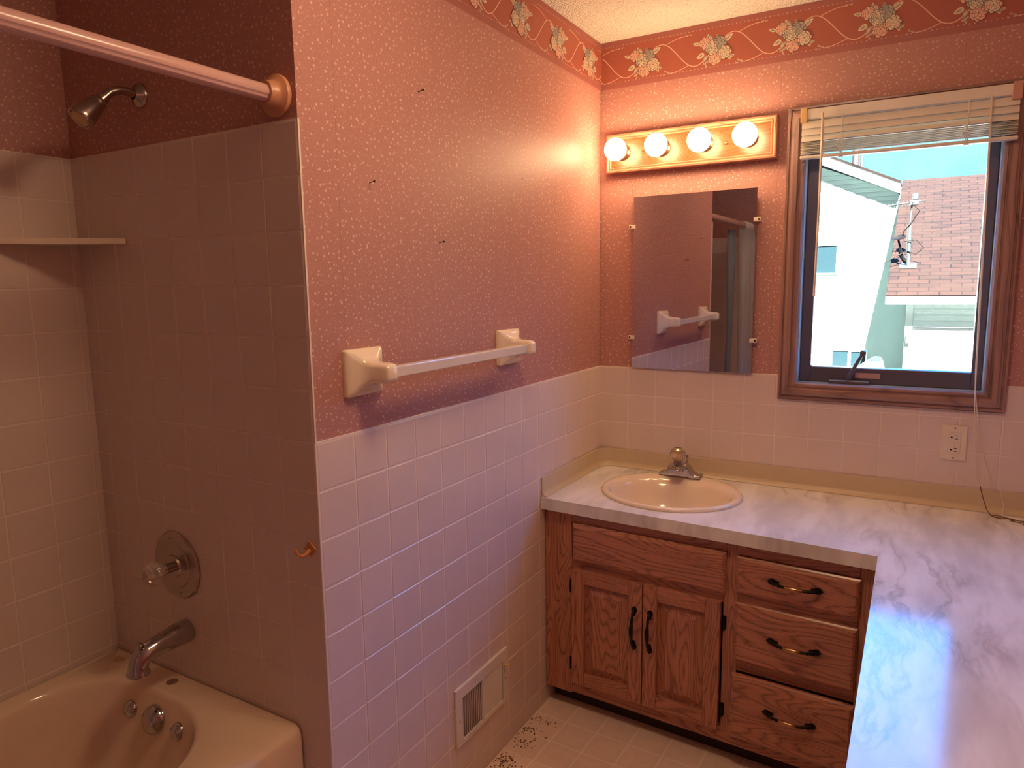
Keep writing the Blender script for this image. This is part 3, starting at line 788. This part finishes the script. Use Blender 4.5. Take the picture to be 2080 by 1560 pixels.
# ------------------------------------------------------------------ vanity cabinet
van = thing('vanity_cabinet', 'dark oak vanity cabinet with two panel doors and three drawers under the counter', 'cabinet', (0, -.518, 0), (0, 0, TH))
FO = .030       # face frame plane behind the counter edge (local y)
b = B()
box(b, .004, .022, FO+.02, .50, .072, .700)      # sides, floor, back
box(b, 1.005, 1.022, FO+.02, .45, .072, .700); box(b, .022, 1.005, FO+.02, .45, .072, .090); box(b, .022, 1.005, .43, .45, .090, .700)
obj('carcass', b, M['oak_y'], van)
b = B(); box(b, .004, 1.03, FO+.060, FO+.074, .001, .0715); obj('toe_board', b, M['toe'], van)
def stile(x0, x1, z0, z1):
    b = B(); box(b, x0, x1, FO, FO+.0195, z0, z1, .001); return obj('stile', b, M['oak_v'], van)
def rail(x0, x1, z0, z1):
    b = B(); box(b, x0, x1, FO+.0003, FO+.0192, z0, z1, .001); return obj('rail', b, M['oak_h'], van)
stile(.0015, .104, .066, .7255); stile(.620, .664, .1215, .7255); stile(.985, 1.040, .066, .7255)
rail(.1045, .9845, .686, .7255); rail(.1045, .6195, .527, .565); rail(.1045, .9845, .072, .121); rail(.6645, .9845, .540, .578); rail(.6645, .9845, .322, .368)
# dark insides behind the drawer gap
b = B(); box(b, .668, .982, FO+.022, FO+.30, .130, .300); obj('drawer_box', b, M['oak_y'], van)
def slab_front(name, x0, x1, z0, z1, parent=van, y=FO, th=.019):
    b = B()
    prof = [(0, 0), (0, -.0085), (.004, -.012), (.004, -.015), (.011, -th)]
    rings = [[(x0+d, y+h, z0+d), (x1-d, y+h, z0+d), (x1-d, y+h, z1-d), (x0+d, y+h, z1-d)] for d, h in prof]
    loft(b, rings); return obj(name, b, M['oak_h'], parent)
def bail(cx_, cz, y, horiz, parent):
    """bail pull: two pointed back plates, turned posts, swelling grip"""
    L2 = .064
    def q(a, h, o): return (cx_+a, y-o, cz+h) if horiz else (cx_+h, y-o, cz+a)
    for s_ in (-1, 1):
        b = B(); pts = [(s_*(L2-.022), .0035), (s_*(L2-.012), .0055), (s_*(L2-.004), .0095), (s_*(L2+.004), .0085), (s_*(L2+.011), 0)]
        pol = pts + [(p[0], -p[1]) for p in pts[-2::-1]]
        loft(b, [[q(a, h, .0002) for a, h in pol], [q(a, h, .0025) for a, h in pol]])
        tube(b, [q(s_*(L2-.002), 0, .002), q(s_*(L2-.002), 0, .008), q(s_*(L2-.010), 0, .015), q(s_*(L2-.022), 0, .020), q(s_*(L2-.036), 0, .0235), q(s_*(L2-.043), 0, .0245)], [.0055, .0042, .0050, .0036, .0048, .0040], 10)
        lathe(b, [(0, -.005), (.0045, -.003), (.0055, 0), (.0045, .003), (0, .005)], 10, q(s_*(L2-.024), 0, .021), (1, 0, 0) if horiz else (0, 0, 1))
        obj('handle_mount', b, M['black'], parent, 50)
    b = B(); tube(b, [q(-.0225, 0, .0240), q(-.0205, 0, .0250), q(-.008, 0, .0275), q(.008, 0, .0275), q(.0205, 0, .0250), q(.0225, 0, .0240)], [.0045, .0058, .0068, .0068, .0058, .0045], 12)
    g = obj('handle_grip', b, M['brass'] if horiz else M['black'], parent, 60)  # brass on horizontal pulls, black on upright ones
    if horiz: tag(g, 'bright brass grip')
slab_front('false_drawer_front', .112, .627, .560, .690)
d1 = slab_front('drawer', .657, .989, .571, .685); bail(.823, .633, FO-.019, True, d1)
d2 = slab_front('drawer', .657, .988, .357, .543); bail(.826, .452, FO-.019, True, d2)
d3 = slab_front('drawer', .656, .991, .118, .324, van, FO-.016); bail(.826, .236, FO-.035, True, d3)
def door(x0, x1, z0, z1, hx, hinge_left):
    w = .046; y = FO
    b = B()   # stiles and rails
    def st(a0, a1, c0, c1, mi):
        box(b, a0, a1, y-.019, y, c0, c1, .0018, mi)
    st(x0, x0+w, z0, z1, 1); st(x1-w, x1, z0, z1, 1)
    dr = obj('door', b, [M['oak_h'], M['oak_v']], van)
    b = B(); box(b, x0+w+.0002, x1-w-.0002, y-.0187, y-.0003, z0, z0+w, .0018); obj('rail', b, M['oak_h'], dr)
    b = B(); box(b, x0+w+.0002, x1-w-.0002, y-.0187, y-.0003, z1-w, z1, .0018); obj('rail', b, M['oak_h'], dr)
    a0, a1, c0, c1 = x0+w-.003, x1-w+.003, z0+w-.003, z1-w+.003
    b = B()
    prof = [(0, -.001), (0, -.003), (.008, -.0035), (.009, -.0025), (.034, -.0140), (.0345, -.0165)]
    loft(b, [[(a0+d, y+h, c0+d), (a1-d, y+h, c0+d), (a1-d, y+h, c1-d), (a0+d, y+h, c1-d)] for d, h in prof]); obj('raised_panel', b, M['oak_v'], dr)
    bail(hx, (z0+z1)/2+.055, y-.019, False, dr)
    for zz in (z0+.065, z1-.068):
        b = B(); xx = x0-.009 if hinge_left else x1+.009
        tube(b, [(xx, y-.006, zz-.024), (xx, y-.006, zz-.020), (xx, y-.006, zz+.020), (xx, y-.006, zz+.024)], [.002, .0045, .0045, .002], 8)
        box(b, min(xx, xx+(-.006 if hinge_left else .006)), max(xx, xx+(-.006 if hinge_left else .006)), y-.003, y-.0003, zz-.020, zz+.020)
        obj('hinge', b, M['black'], dr, 50)
door(.112, .3665, .117, .531, .341, True); door(.3705, .616, .117, .533, .395, False)
# base that carries the counter's right wing
b = B(); box(b, 1.06, XR-.004, -2.06, -.60, .072, .7255); box(b, 1.13, XR-.004, -2.04, -.60, .0005, .072)
tag(obj('base_cabinet', b, M['oak_v']), 'plain oak base cabinet under the right wing of the counter', 'cabinet')

# ------------------------------------------------------------------ outlet
ol = thing('electrical_outlet', 'almond wall outlet plate below the window with two sockets', 'outlet', (1.199, -.0002, .9745), (0, 0, 0))
b = B(); loft(b, [[(x, -y_, z) for x, z in rrect(hw, hh, .003, 3)] for hw, hh, y_ in ((.0345, .0565, 0), (.0345, .0565, .003), (.0315, .0535, .0062), (.0315, .0535, .0063))]); obj('wall_plate', b, M['cream'], ol, 30)
b = B(); box(b, -.0165, .0165, -.0085, -.0058, -.0335, .0335, .0008); rcp = obj('receptacle', b, M['cream'], ol)
for s_ in (1, -1):
    b = B(); zc = .020*s_
    lathe(b, [(.0028, 0), (.0028, .0006), (0, .0006)], 12, (-.008, -.0084, zc-.001), (0, -1, 0))
    for dz in (.0045, -.0055): box(b, .000, .0095, -.0090, -.0084, zc+dz-.0009, zc+dz+.0009)
    obj('socket_slots', b, M['slot'], rcp)
b = B(); box(b, -.012, -.001, -.0100, -.0084, -.0045, .0045, .0006); obj('test_button', b, M['cream'], rcp)
b = B(); box(b, .001, .012, -.0100, -.0084, -.0045, .0045, .0006); obj('reset_button', b, M['cream'], rcp)
for z in (.048, -.048):
    b = B(); lathe(b, [(.0030, 0), (.0030, .0008), (0, .0012)], 10, (0, -.0062, z), (0, -1, 0)); obj('screw', b, M['screw'], ol)

# ------------------------------------------------------------------ towel bar
tb = thing('towel_bar', 'cream ceramic towel bar with a square acrylic rod on the pink wall', 'towel bar', (-TT+.0003, 0, 0))
def post(y, z, sgn):
    b = B(); rings = []
    for x, hy, hz, r in ((0, .060, .053, .006), (.009, .0605, .0535, .006), (.014, .058, .051, .008), (.019, .050, .044, .012), (.026, .036, .034, .013), (.036, .026, .027, .012), (.048, .0215, .0235, .011), (.074, .0205, .0225, .010), (.088, .0190, .0205, .010), (.094, .0150, .0160, .009), (.0955, .009, .010, .006)):
        rings.append([(x, y+a, z+c) for a, c in rrect(hy, hz, r, 5)])
    loft(b, rings); return obj('post', b, M['ceramic'], tb, 60)
PY0, PY1, PZ = -1.367, -.720, 1.297
post(PY0, PZ, 1); post(PY1, PZ+.002, -1)
b = B(); rings = []
for y in (PY0+.015, PY1-.012): rings.append([(.072+a, y, 1.297+c) for a, c in rrect(.0125, .0125, .0025, 2)])
loft(b, rings); obj('rod', b, M['acryl'], tb)

# nails and wall hole
for (y, z, lab) in ((-1.126, 1.956, 'small dark nail high on the pink wall, topmost of the nails'), (-1.316, 1.720, 'small dark nail on the pink wall nearest the shower tiles'), (-1.056, 1.599, 'small dark nail lowest on the pink wall above the towel bar')):
    b = B(); tube(b, [(-TT-.004, y+.003, z-.002), (.010, y-.001, z), (.0125, y-.0015, z+.0003)], .0011, 8); lathe(b, [(0, 0), (.0030, 0), (.0028, .0012), (0, .0014)], 10, (.0115, y-.001, z), (1, -.1, .05))
    tag(obj('nail', b, M['nail']), lab, 'nail', 'nails in the pink wall')
b = B(); lathe(b, [(.003, 0), (.0028, .0006), (0, .0004)], 10, (-TT+.0001, -.610, 1.810), (1, 0, 0)); tag(obj('wall_anchor', b, M['nail']), 'tiny dark screw hole in the pink wall near the light bar', 'screw hole')

# ------------------------------------------------------------------ wall register
rg = thing('wall_register', 'white metal wall vent register in the tiles near the floor', 'vent', (.0004, -.9095, .2525), (0, 0, 0))
HY, HZ = .1425, .0895
b = B()
def rr4(hy, hz, x, off=(0, 0)): return [(x, -hy+off[0], -hz), (x, hy+off[0], -hz), (x, hy+off[0], hz), (x, -hy+off[0], hz)]
# frame with two openings
for (y0, y1, z0, z1) in ((-HY, -.1105, -HZ, HZ), (.1165, HY, -HZ, HZ), (-.1105, .1165, .0555, HZ), (-.1105, .1165, -HZ, -.0755), (-.004, .004, -.0755, .0555)):
    box(b, 0, .0065, y0, y1, z0, z1)
loft(b, [[(0, y, z) for y, z in ((-HY-.002, HZ), (HY+.002, HZ), (HY+.002, HZ+.002), (-HY-.002, HZ+.002))], [(.004, y, z) for y, z in ((-HY-.002, HZ), (HY+.002, HZ), (HY+.002, HZ+.002), (-HY-.002, HZ+.002))]])
obj('face_frame', b, M['white'], rg)
b = B(); box(b, -.030, -.028, -.125, .125, -.080, .080); box(b, -.028, -.002, .131, .1325, -.08, .08); box(b, -.028, -.002, -.1325, -.131, -.08, .08); tag(obj('duct', b, M['dark'], rg), 'dark opening behind the louvers')
for k in range(11):
    y = -.104+k*.0098
    b = B(); loft(b, [[(-.007, y+.0050, z), (.005, y-.0030, z), (.0056, y-.0022, z), (-.0064, y+.0058, z)] for z in (-.0750, .0550)]); obj('louver', b, M['white'], rg)
for k in range(11):
    y = .0095+k*.0098
    b = B(); loft(b, [[(-.0020, y-.0046, z), (.0046, y+.0034, z), (.0054, y+.0030, z), (-.0010, y-.0050, z)] for z in (-.0740, .0540)]); obj('louver', b, M['white'], rg)
b = B(); box(b, .0062, .0068, .1215, .1235, .010, .045); obj('lever_slot', b, M['slot'], rg)
b = B(); tube(b, [(.005, .1225, .040), (.014, .1225, .041), (.024, .125, .043)], [.003, .0042, .0055], 10); tag(obj('lever', b, M['yellow'], rg, 60), 'yellowed damper lever')
for y, z in ((-.126, -.010), (.130, -.008)):
    b = B(); lathe(b, [(.0030, 0), (.0026, .0012), (0, .0016)], 10, (.0065, y, z), (1, 0, 0)); obj('screw', b, M['screw'], rg)

# ------------------------------------------------------------------ tub
tubT = thing('bathtub', 'almond bathtub with its drain end under the shower tiles', 'bathtub', (0, 0, 0))
ZR = .490; TX0, TX1, TY0, TY1 = WX+.0015, -.086, AY+TT+.0015, LY-.0015
def tloop(x0, x1, y0, y1, z, r_far_front, r_far_back, r_near=.22, n=14):
    out = []
    def arc(cx_, cy_, r, a0):
        for k in range(n+1):
            a = math.radians(a0+90*k/n); out.append((cx_+r*math.cos(a), cy_+r*math.sin(a), z))
    arc(x1-r_far_front, y1-r_far_front, r_far_front, 0); arc(x0+r_far_back, y1-r_far_back, r_far_back, 90)
    arc(x0+r_near, y0+r_near, r_near, 180); arc(x1-r_near, y0+r_near, r_near, 270)
    return out
b = B()
R_ = [tloop(TX0, TX1, TY0, TY1, .0012, .012, .004, .012), tloop(TX0, TX1, TY0, TY1, ZR-.030, .012, .004, .012), tloop(TX0, TX1-.002, TY0, TY1, ZR-.014, .012, .004, .012), tloop(TX0+.001, TX1-.008, TY0+.001, TY1-.0005, ZR-.004, .012, .004, .012), tloop(TX0+.004, TX1-.018, TY0+.004, TY1-.002, ZR, .012, .005, .012),
      tloop(-.768, -.192, -2.93, -1.592, ZR, .25, .20), tloop(-.762, -.200, -2.92, -1.600, ZR-.004, .245, .195), tloop(-.757, -.207, -2.91, -1.606, ZR-.016, .24, .19),
      tloop(-.745, -.222, -2.86, -1.625, .40, .23, .18), tloop(-.730, -.240, -2.80, -1.655, .28, .21, .17), tloop(-.705, -.270, -2.72, -1.69, .17, .17, .15, .17), tloop(-.66, -.31, -2.65, -1.74, .125, .14, .12, .14), tloop(-.50, -.45, -2.3, -2.0, .115, .02, .02, .02)]
loft(b, R_, False, True); obj('shell', b, M['tub'], tubT, 50)
def dome(name, x, z, r, h, parent, m):
    y = -1.612 - (.46-z)*.18
    b = B(); lathe(b, [(r, -.004), (r, .003), (r*.93, h*.45), (r*.7, h*.8), (r*.35, h), (0, h*1.03)], 28, (x, y, z), (0, -1, .25)); return obj(name, b, m, parent, 60)
dome('overflow_plate', -.509, .424, .037, .026, tubT, M['chrome'])
dome('jet_cap', -.606, .424, .0225, .020, tubT, M['chrome']); dome('jet_cap', -.412, .424, .0225, .020, tubT, M['chrome'])
b = B(); lathe(b, [(.014, 0), (.014, .002), (.011, .003), (0, .003)], 20, (-.520, -1.560, ZR-.0004)); tag(obj('air_button', b, M['chrome_old'], tubT, 40), 'dull chrome button on the rim')
b = B()
pts = []
for k in range(22):
    a = 2*PI*k/22; rr_ = 1+.25*math.sin(3*a)+.12*math.sin(7*a+1); pts.append((-.752+.017*rr_*math.cos(a), -1.562+.013*rr_*math.sin(a)))
prism(b, pts, ZR+.0001, ZR+.0007); tag(obj('soap_residue', b, mat('soap_residue', (.66, .40, .20), .6)), 'brown dried soap stain on the tub rim in the back corner', 'stain')

# ------------------------------------------------------------------ shower fittings
sh = thing('wall_shower', 'brushed metal shower head on a bent arm above the tub', 'shower head', (-.508, LY+TT, 1.931))
b = B(); lathe(b, [(.028, 0), (.028, .004), (.024, .010), (.012, .016), (.011, .018)], 28, (0, 0, 0), (0, -1, 0)); obj('flange', b, M['chrome_old'], sh, 40)
b = B(); pts = [(0, -.01, 0), (0, -.035, .004), (0, -.052, .002), (-.002, -.070, -.006), (-.004, -.086, -.022)]; tube(b, pts, .0095, 14); obj('arm', b, M['chrome_old'], sh, 60)
b = B(); lathe(b, [(.0105, -.006), (.0125, -.004), (.0125, .006), (.0165, .010), (.0175, .014), (.0175, .018), (.019, .022), (.027, .062), (.028, .070), (.026, .074), (.022, .0735), (.020, .070), (0, .070)], 28, (-.0045, -.087, -.023), (-.10, -.70, -.70)); obj('head', b, M['chrome_old'], sh, 40)
b = B(); lathe(b, [(.0195, 0), (.019, .003), (0, .0035)], 20, Vector((-.0045, -.087, -.023)) + Vector((-.10, -.70, -.70)).normalized()*.070, (-.10, -.70, -.70)); tag(obj('spray_face', b, M['yellow'], sh, 40), 'yellowed spray face')

vl = thing('shower_valve', 'round chrome shower valve plate with a clear knob on the tub wall', 'shower valve', (-.508, LY-.0002, .795))
b = B(); lathe(b, [(.088, 0), (.088, .003), (.084, .007), (.070, .008), (.058, .008), (.056, .0105), (.040, .012), (.030, .012), (.028, .017), (0, .017)], 56, (0, 0, 0), (0, -1, 0)); obj('plate', b, M['chrome_old'], vl, 30)
b = B(); lathe(b, [(.0135, 0), (.0135, .020), (.010, .024), (.008, .045)], 20, (0, -.0165, 0), (0, -1, 0)); obj('stem', b, M['chrome_old'], vl, 40)
b = B()
lathe(b, [(.013, .028), (.024, .032), (.028, .044), (.028, .056), (.023, .066), (.014, .072), (.010, .072), (0, .069)], 10, (0, -.0165, 0), (0, -1, 0)); obj('knob', b, M['acryl_knob'], vl)
for x, z in ((.012, -.071), (-.012, .071)):
    b = B(); lathe(b, [(.003, 0), (.003, .001), (0, .0015)], 8, (x, -.0075, z), (0, -1, 0)); obj('screw', b, M['screw'], vl)

st_ = thing('tub_spout', 'chrome tub spout with a diverter knob above the tub rim', 'tub spout', (-.492, LY-.0004, .622))
b = B(); rings = []
# sections in local (x, z) swept along -y then turned down
for y, z, hw, hh, tl in ((0, 0, .030, .030, 0), (-.006, 0, .031, .031, 0), (-.04, 0, .0285, .0285, 0), (-.08, -.002, .025, .025, .08), (-.108, -.005, .0245, .0235, .40), (-.126, -.014, .0245, .023, .95), (-.133, -.028, .0245, .022, 1.35), (-.135, -.042, .0248, .022, 1.5), (-.135, -.046, .0280, .026, 1.55), (-.135, -.051, .0280, .026, 1.55)):
    ring = []
    for k in range(24):
        a = 2*PI*k/24; x = hw*math.cos(a); q_ = hh*math.sin(a)
        # squarer lower half
        ring.append((x, y + q_*math.sin(-tl)*1.0, z + q_*math.cos(tl)))
    rings.append(ring)
loft(b, rings); obj('body', b, M['chrome'], st_, 60)
b = B(); lathe(b, [(.0045, 0), (.0045, .012), (.008, .013), (.009, .018), (.007, .021), (0, .022)], 16, (0, -.124, .003), (0, -.15, 1)); obj('diverter', b, M['chrome'], st_, 40)
b = B(); lathe(b, [(.0215, 0), (.0215, .0015), (0, .0015)], 20, (0, -.135, -.0530), (0, 0, 1)); obj('outlet_shade_disc', b, M['dark'], st_)  # near-black disc paints the shade in the spout's mouth

# corner shelf
b = B()
x0, y0 = WX+.0012, LY-.0010
pol = [(x0, y0), (x0+.0, y0-.212), (x0+.018, y0-.206), (x0+.110, y0-.100), (x0+.202, y0-.014), (x0+.212, y0)]
prism(b, pol[::-1], 1.5975, 1.6125, bev=.003)
tag(obj('corner_shelf', b, M['ceramic']), 'cream triangular corner shelf in the tub tiles', 'shelf')
# shower rod
rd = thing('shower_rod', 'pink plastic shower curtain rod with a peach end flange over the tub', 'shower rod', (-.058, 0, 1.868))
def rodring(y, r):
    out = []
    for k in range(40):
        a = 2*PI*k/40; rr_ = r
        if 17 <= (k % 40) <= 18 or 36 <= k <= 37: rr_ = r-.0012
        out.append((rr_*math.cos(a), y, rr_*math.sin(a)))
    return out
b = B(); loft(b, [rodring(y, .0168) for y in (AY+TT+.002, -2.2, LY-.012)]); obj('pole', b, M['rod'], rd, 30)
for y, s_ in ((LY+TT-.0005, -1), (AY+TT+.0005, 1)):
    b = B(); lathe(b, [(.0410, 0), (.0420, .004), (.0400, .009), (.0310, .013), (.0265, .018), (.0245, .030), (.0230, .034), (.0172, .034)], 40, (0, y, 0), (0, s_, 0)); tag(obj('end_flange', b, M['flange'], rd, 40), 'peach plastic end flange')
# curtain bunched at the far end of the rod (seen in the mirror)
cu = thing('shower_curtain', 'grey cloth shower curtain bunched on the rod, seen in the mirror', 'shower curtain', (0, 0, 0))
def cloth(name, x, y0, y1, z0, z1, n, amp, m):
    b = B(); cols = 90; rws = 14; g = []
    for j in range(rws+1):
        v = j/rws; row = []
        for i in range(cols+1):
            u = i/cols; a = amp*(1-.25*v)
            yy = y0+(y1-y0)*(u*(1-.12*v)+.06*v); xx = x + a*math.sin(u*n*2*PI+.3*math.sin(v*4)) + .006*math.sin(u*11+v*5)
            row.append(b.verts.new((xx, yy, z1+(z0-z1)*v)))
        g.append(row)
    for j in range(rws):
        for i in range(cols): b.faces.new((g[j][i], g[j][i+1], g[j+1][i+1], g[j+1][i]))
    bmesh.ops.solidify(b, geom=b.faces[:], thickness=.0008)
    return obj(name, b, m, cu, 180)
cloth('cloth', -.050, -2.64, -2.42, .16, 1.835, 5, .026, M['curtain']); cloth('liner', -.118, -2.44, -2.33, .497, 1.83, 4, .012, M['liner'])
for k in range(7):
    b = B(); y = -2.63+k*.033; n = 20
    pts = [(-.058+.026*math.cos(2*PI*q/n), y+.004*math.sin(2*PI*q/n), 1.858+.030*math.sin(2*PI*q/n)) for q in range(n+1)]
    tube(b, pts, .0022, 6, False); obj('ring', b, M['curtain'], cu, 60)

# stick-on hook
hk = thing('adhesive_hook', 'small orange stick-on hook on the tub tiles by the corner', 'hook', (-.030, LY-.0003, .926), (0, 0, 0))
b = B(); box(b, -.013, .013, -.0035, 0, -.013, .013, .001, M=Matrix.Rotation(math.radians(38), 4, 'Y')); obj('base_plate', b, M['hook'], hk)
b = B(); tube(b, [(0, -.003, -.002), (-.002, -.014, -.010), (-.005, -.023, -.011), (-.009, -.030, -.004), (-.011, -.033, .006)], [.0052, .0044, .0036, .0032, .0030], 10); obj('prong', b, M['hook'], hk, 60)

# ------------------------------------------------------------------ dirt along the floor edge
b = B(); rr_ = random.Random(11)
for k in range(360):
    cl = rr_.choice(((-.60, .02), (-.66, .02), (-.73, .03), (-.82, .03), (-.84, .03), (-.90, .03), (-.97, .05), (-1.05, .1)))
    y = rr_.gauss(cl[0], cl[1]*.6); x = abs(rr_.gauss(.035, .028))+.004; s_ = rr_.uniform(.0006, .0022)
    if y > -.545: continue
    a = rr_.uniform(0, PI); e = rr_.uniform(1, 2.8)
    pts = [(x+s_*e*math.cos(t_)*math.cos(a)-s_*math.sin(t_)*math.sin(a), y+s_*e*math.cos(t_)*math.sin(a)+s_*math.sin(t_)*math.cos(a)) for t_ in [q*PI/3+rr_.uniform(-.3, .3) for q in range(6)]]
    prism(b, pts, .0, .0007)
tag(obj('floor_debris', b, M['dirt']), 'scattered brown crumbs on the floor along the tiled wall', 'debris', None, 'stuff')

# ------------------------------------------------------------------ outside
def siding(bm, x0, x1, z0, z1, y, lap=.10, mi=0):
    z = z0
    while z < z1-1e-6:
        zt = min(z+lap, z1)
        join(bm, [(x0, y-.016, z), (x1, y-.016, z), (x1, y-.002, zt), (x0, y-.002, zt), (x0, y, z), (x1, y, z)], [(0, 1, 2, 3), (4, 5, 1, 0)], mi)
        z = zt
GX, GY, GZ = .572, 10.5, 1.217; GND = -1.45; SL = .5
ga = thing('garage', 'garage with a brown shingle roof and white door seen through the window', 'garage', (0, 0, 0))
gyw = GY+.30   # front wall plane, behind the eave
b = B()
siding(b, GX+.30, GX+6.2, .70, 1.10, gyw)
join(b, [(GX+.30, gyw, GND), (GX+.30, 19.8, GND), (GX+.30, 19.8, 1.10), (GX+.30, 15.2, 3.45), (GX+.30, gyw, 1.25)], [(0, 1, 2, 3, 4)])
box(b, GX+6.1, GX+6.2, gyw, 19.8, GND, 1.1)
obj('wall', b, M['ghouse'], ga)
b = B(); box(b, GX+.30, GX+.40, gyw-.035, gyw-.001, GND, 1.09); obj('corner_trim', b, M['ghouse'], ga)
b = B()
for k in range(4): box(b, GX+.41, GX+5.8, gyw+.02, gyw+.06, GND+k*.535, GND+.53+k*.535, .01)
obj('garage_door', b, M['garagedoor'], ga)
b = B(); ln = math.hypot(15.25-GY, SL*(15.25-GY)); box(b, 0, 6.4, 0, ln, -.05, 0)
rf = obj('roof', b, M['shingle'], ga, None, (GX+.001, GY-.03, GZ), (math.atan(SL), 0, 0))
b = B(); box(b, 0, 6.4, 0, ln, -.05, 0); obj('roof', b, M['shingle'], ga, None, (GX+.001+6.4, 20.05, GZ-.02), (math.atan(SL), 0, PI))
b = B(); box(b, GX+.0, GX+6.3, GY-.02, GY+.02, 1.075, 1.195); obj('fascia', b, M['fascia'], ga)
b = B(); box(b, GX+.01, GX+6.3, GY+.021, gyw-.002, 1.10, 1.115); obj('soffit', b, M['fascia'], ga)
b = B(); box(b, GX+.315, GX+.375, gyw-.09, gyw-.036, .42, .58, .008); obj('wall_lamp', b, M['galv'], ga)

nh = thing('neighbor_house', 'two-storey pale green house with a white sloping rake, left of the garage', 'house', (0, 0, 0))
HYW = 14.4
b = B(); siding(b, -6.0, GX+.298, GND, 2.6, HYW)
# gable part follows the rake
z = 2.6
while z < 7.0:
    xr = min(GX-.002, GX - (z-3.25)/.42) if z > 3.1 else GX-.002
    if xr < -6: break
    xr2 = min(GX-.002, GX - (z+.1-3.25)/.42) if z+.1 > 3.1 else GX-.002
    join(b, [(-6, HYW-.016, z), (xr, HYW-.016, z), (xr2, HYW-.002, z+.1), (-6, HYW-.002, z+.1)], [(0, 1, 2, 3)]); z += .1
join(b, [(GX-.002, HYW, GND), (GX-.002, 22, GND), (GX-.002, 22, 3.4), (GX-.002, HYW, 3.4)], [(0, 1, 2, 3)])
obj('wall', b, M['ghouse'], nh)
# rake: fascia, soffit, roof plane
sr_ = -.467
def rk(x, dz): return 3.423 + sr_*(x-.599) + dz
def strip(name, x0, x1, ya, yb, dza, dzb, m):
    b = B(); box_v = []
    for x in (x0, x1):
        for (y, dz) in ((ya, dza), (yb, dza), (yb, dzb), (ya, dzb)): box_v.append((x, y, rk(x, dz)))
    join(b, box_v, [(0, 3, 2, 1), (4, 5, 6, 7), (0, 1, 5, 4), (1, 2, 6, 5), (2, 3, 7, 6), (3, 0, 4, 7)]); return obj(name, b, m, nh)
strip('fascia', -6.5, .570, 14.16, 14.21, -.215, -.012, M['fascia'])
strip('soffit', -6.5, .569, 14.211, HYW-.001, -.205, -.185, M['ghouse'])
strip('roof', -6.5, .571, 14.14, 22, -.011, .03, M['shingle'])
def hwin(x0, x1, z0, z1, nm='window'):
    b = B(); y = HYW-.018
    for (a0, a1, c0, c1) in ((x0-.03, x0, z0-.03, z1+.03), (x1, x1+.03, z0-.03, z1+.03), (x0, x1, z0-.03, z0), (x0, x1, z1, z1+.03)): box(b, a0, a1, y-.03, y-.001, c0, c1)
    f = obj(nm, b, M['fascia'], nh); b = B(); box(b, x0, x1, y-.012, y-.006, z0, z1); obj('pane', b, M['extglass'], f)
hwin(-.98, -.575, 1.63, 2.22); hwin(-.560, -.245, -1.0, -.07); hwin(-.19, .10, -1.0, -.075)
for x, zt, r in ((-.43, 4.35, .075), (-.30, 4.27, .032)):
    b = B(); tube(b, [(x, 16, rk(x, .0)), (x, 16, zt+.6)], r, 12); obj('vent_pipe', b, M['vent'], nh, 60)
b = B(); join(b, [(-60, .3, GND), (60, .3, GND), (60, 90, GND), (-60, 90, GND)], [(0, 1, 2, 3)]); struct(obj('ground', b, M['concrete']))
b = B(); rings = []
for z, s_, dx in ((GND+.001, 1, 0), (-.45, 1, 0), (-.10, .9, 0), (.03, .55, .06), (.12, .2, .1)):
    rings.append([(.36+dx+s_*a, 11.4+s_*c*1.0, z) for a, c in rrect(.25, .22, .06, 1)])
loft(b, rings); tag(obj('white_shape', b, M['fascia']), 'small bright white angular shape low in front of the green siding', 'unidentified')  # stand-in for a bright white shape of unknown kind
# antenna on the garage roof
bx, by = .845, 11.42; bz = GZ + SL*(by-GY+.03)
an = thing('roof_antenna', 'television antenna on a mast standing on the garage roof', 'antenna', (bx, by, bz+.004))
b = B(); box(b, -.13, .13, -.10, .10, 0, .012, M=Matrix.Rotation(math.atan(SL), 4, 'X')); obj('base_plate', b, M['galv'], an)
b = B(); tube(b, [(0, 0, 0), (-.012, 0, .70)], .034, 12); tube(b, [(-.012, 0, .66), (.0, 0, 1.06)], .015, 10); obj('mast', b, M['galv'], an, 60)
b = B(); box(b, -.03, .10, -.05, .05, 1.02, 1.10, .01); box(b, .0, .09, -.04, .04, 1.10, 1.22, .02); obj('amplifier', b, M['galv'], an)
b = B(); tube(b, [(-.38, -.05, 1.03), (.18, 0, 1.09)], .010, 8)
for k in range(8):
    x = -.37+k*.055; z = 1.03+(x+.38)*.107; h = .05-.003*abs(k-4)
    tube(b, [(x, -.14, z), (x, .10, z)], .005, 6); tube(b, [(x, 0-.04, z-h), (x+.03, -.02, z+h)], .005, 6)
obj('boom', b, M['galv'], an, 60)
b = B(); tube(b, [(.02, -.03, 1.03), (.12, -.04, .92), (.02, -.04, .74), (-.10, -.05, .58), (-.08, -.05, .42), (.10, -.05, .44), (.22, -.06, .30), (.10, -.05, .20), (-.03, -.04, .26), (-.20, -.10, .16), (-.42, -.2, .02)], .008, 6); obj('cable', b, M['cable'], an, 60)
b = B(); lathe(b, [(0, 0), (.06, .008), (.12, .03), (.13, .042), (.115, .036), (.05, .012), (0, .008)], 20, (-.17, -.06, .46), (-.15, -.45, .9), sy_=.75); tube(b, [(-.17, -.05, .45), (-.08, -.02, .12), (0, 0, .05)], .018, 8); tag(obj('antenna_shadow', b, M['cable'], an, 60), 'dark dish on a strut beside the mast')  # black shape put in for the antenna's shadow on the roof
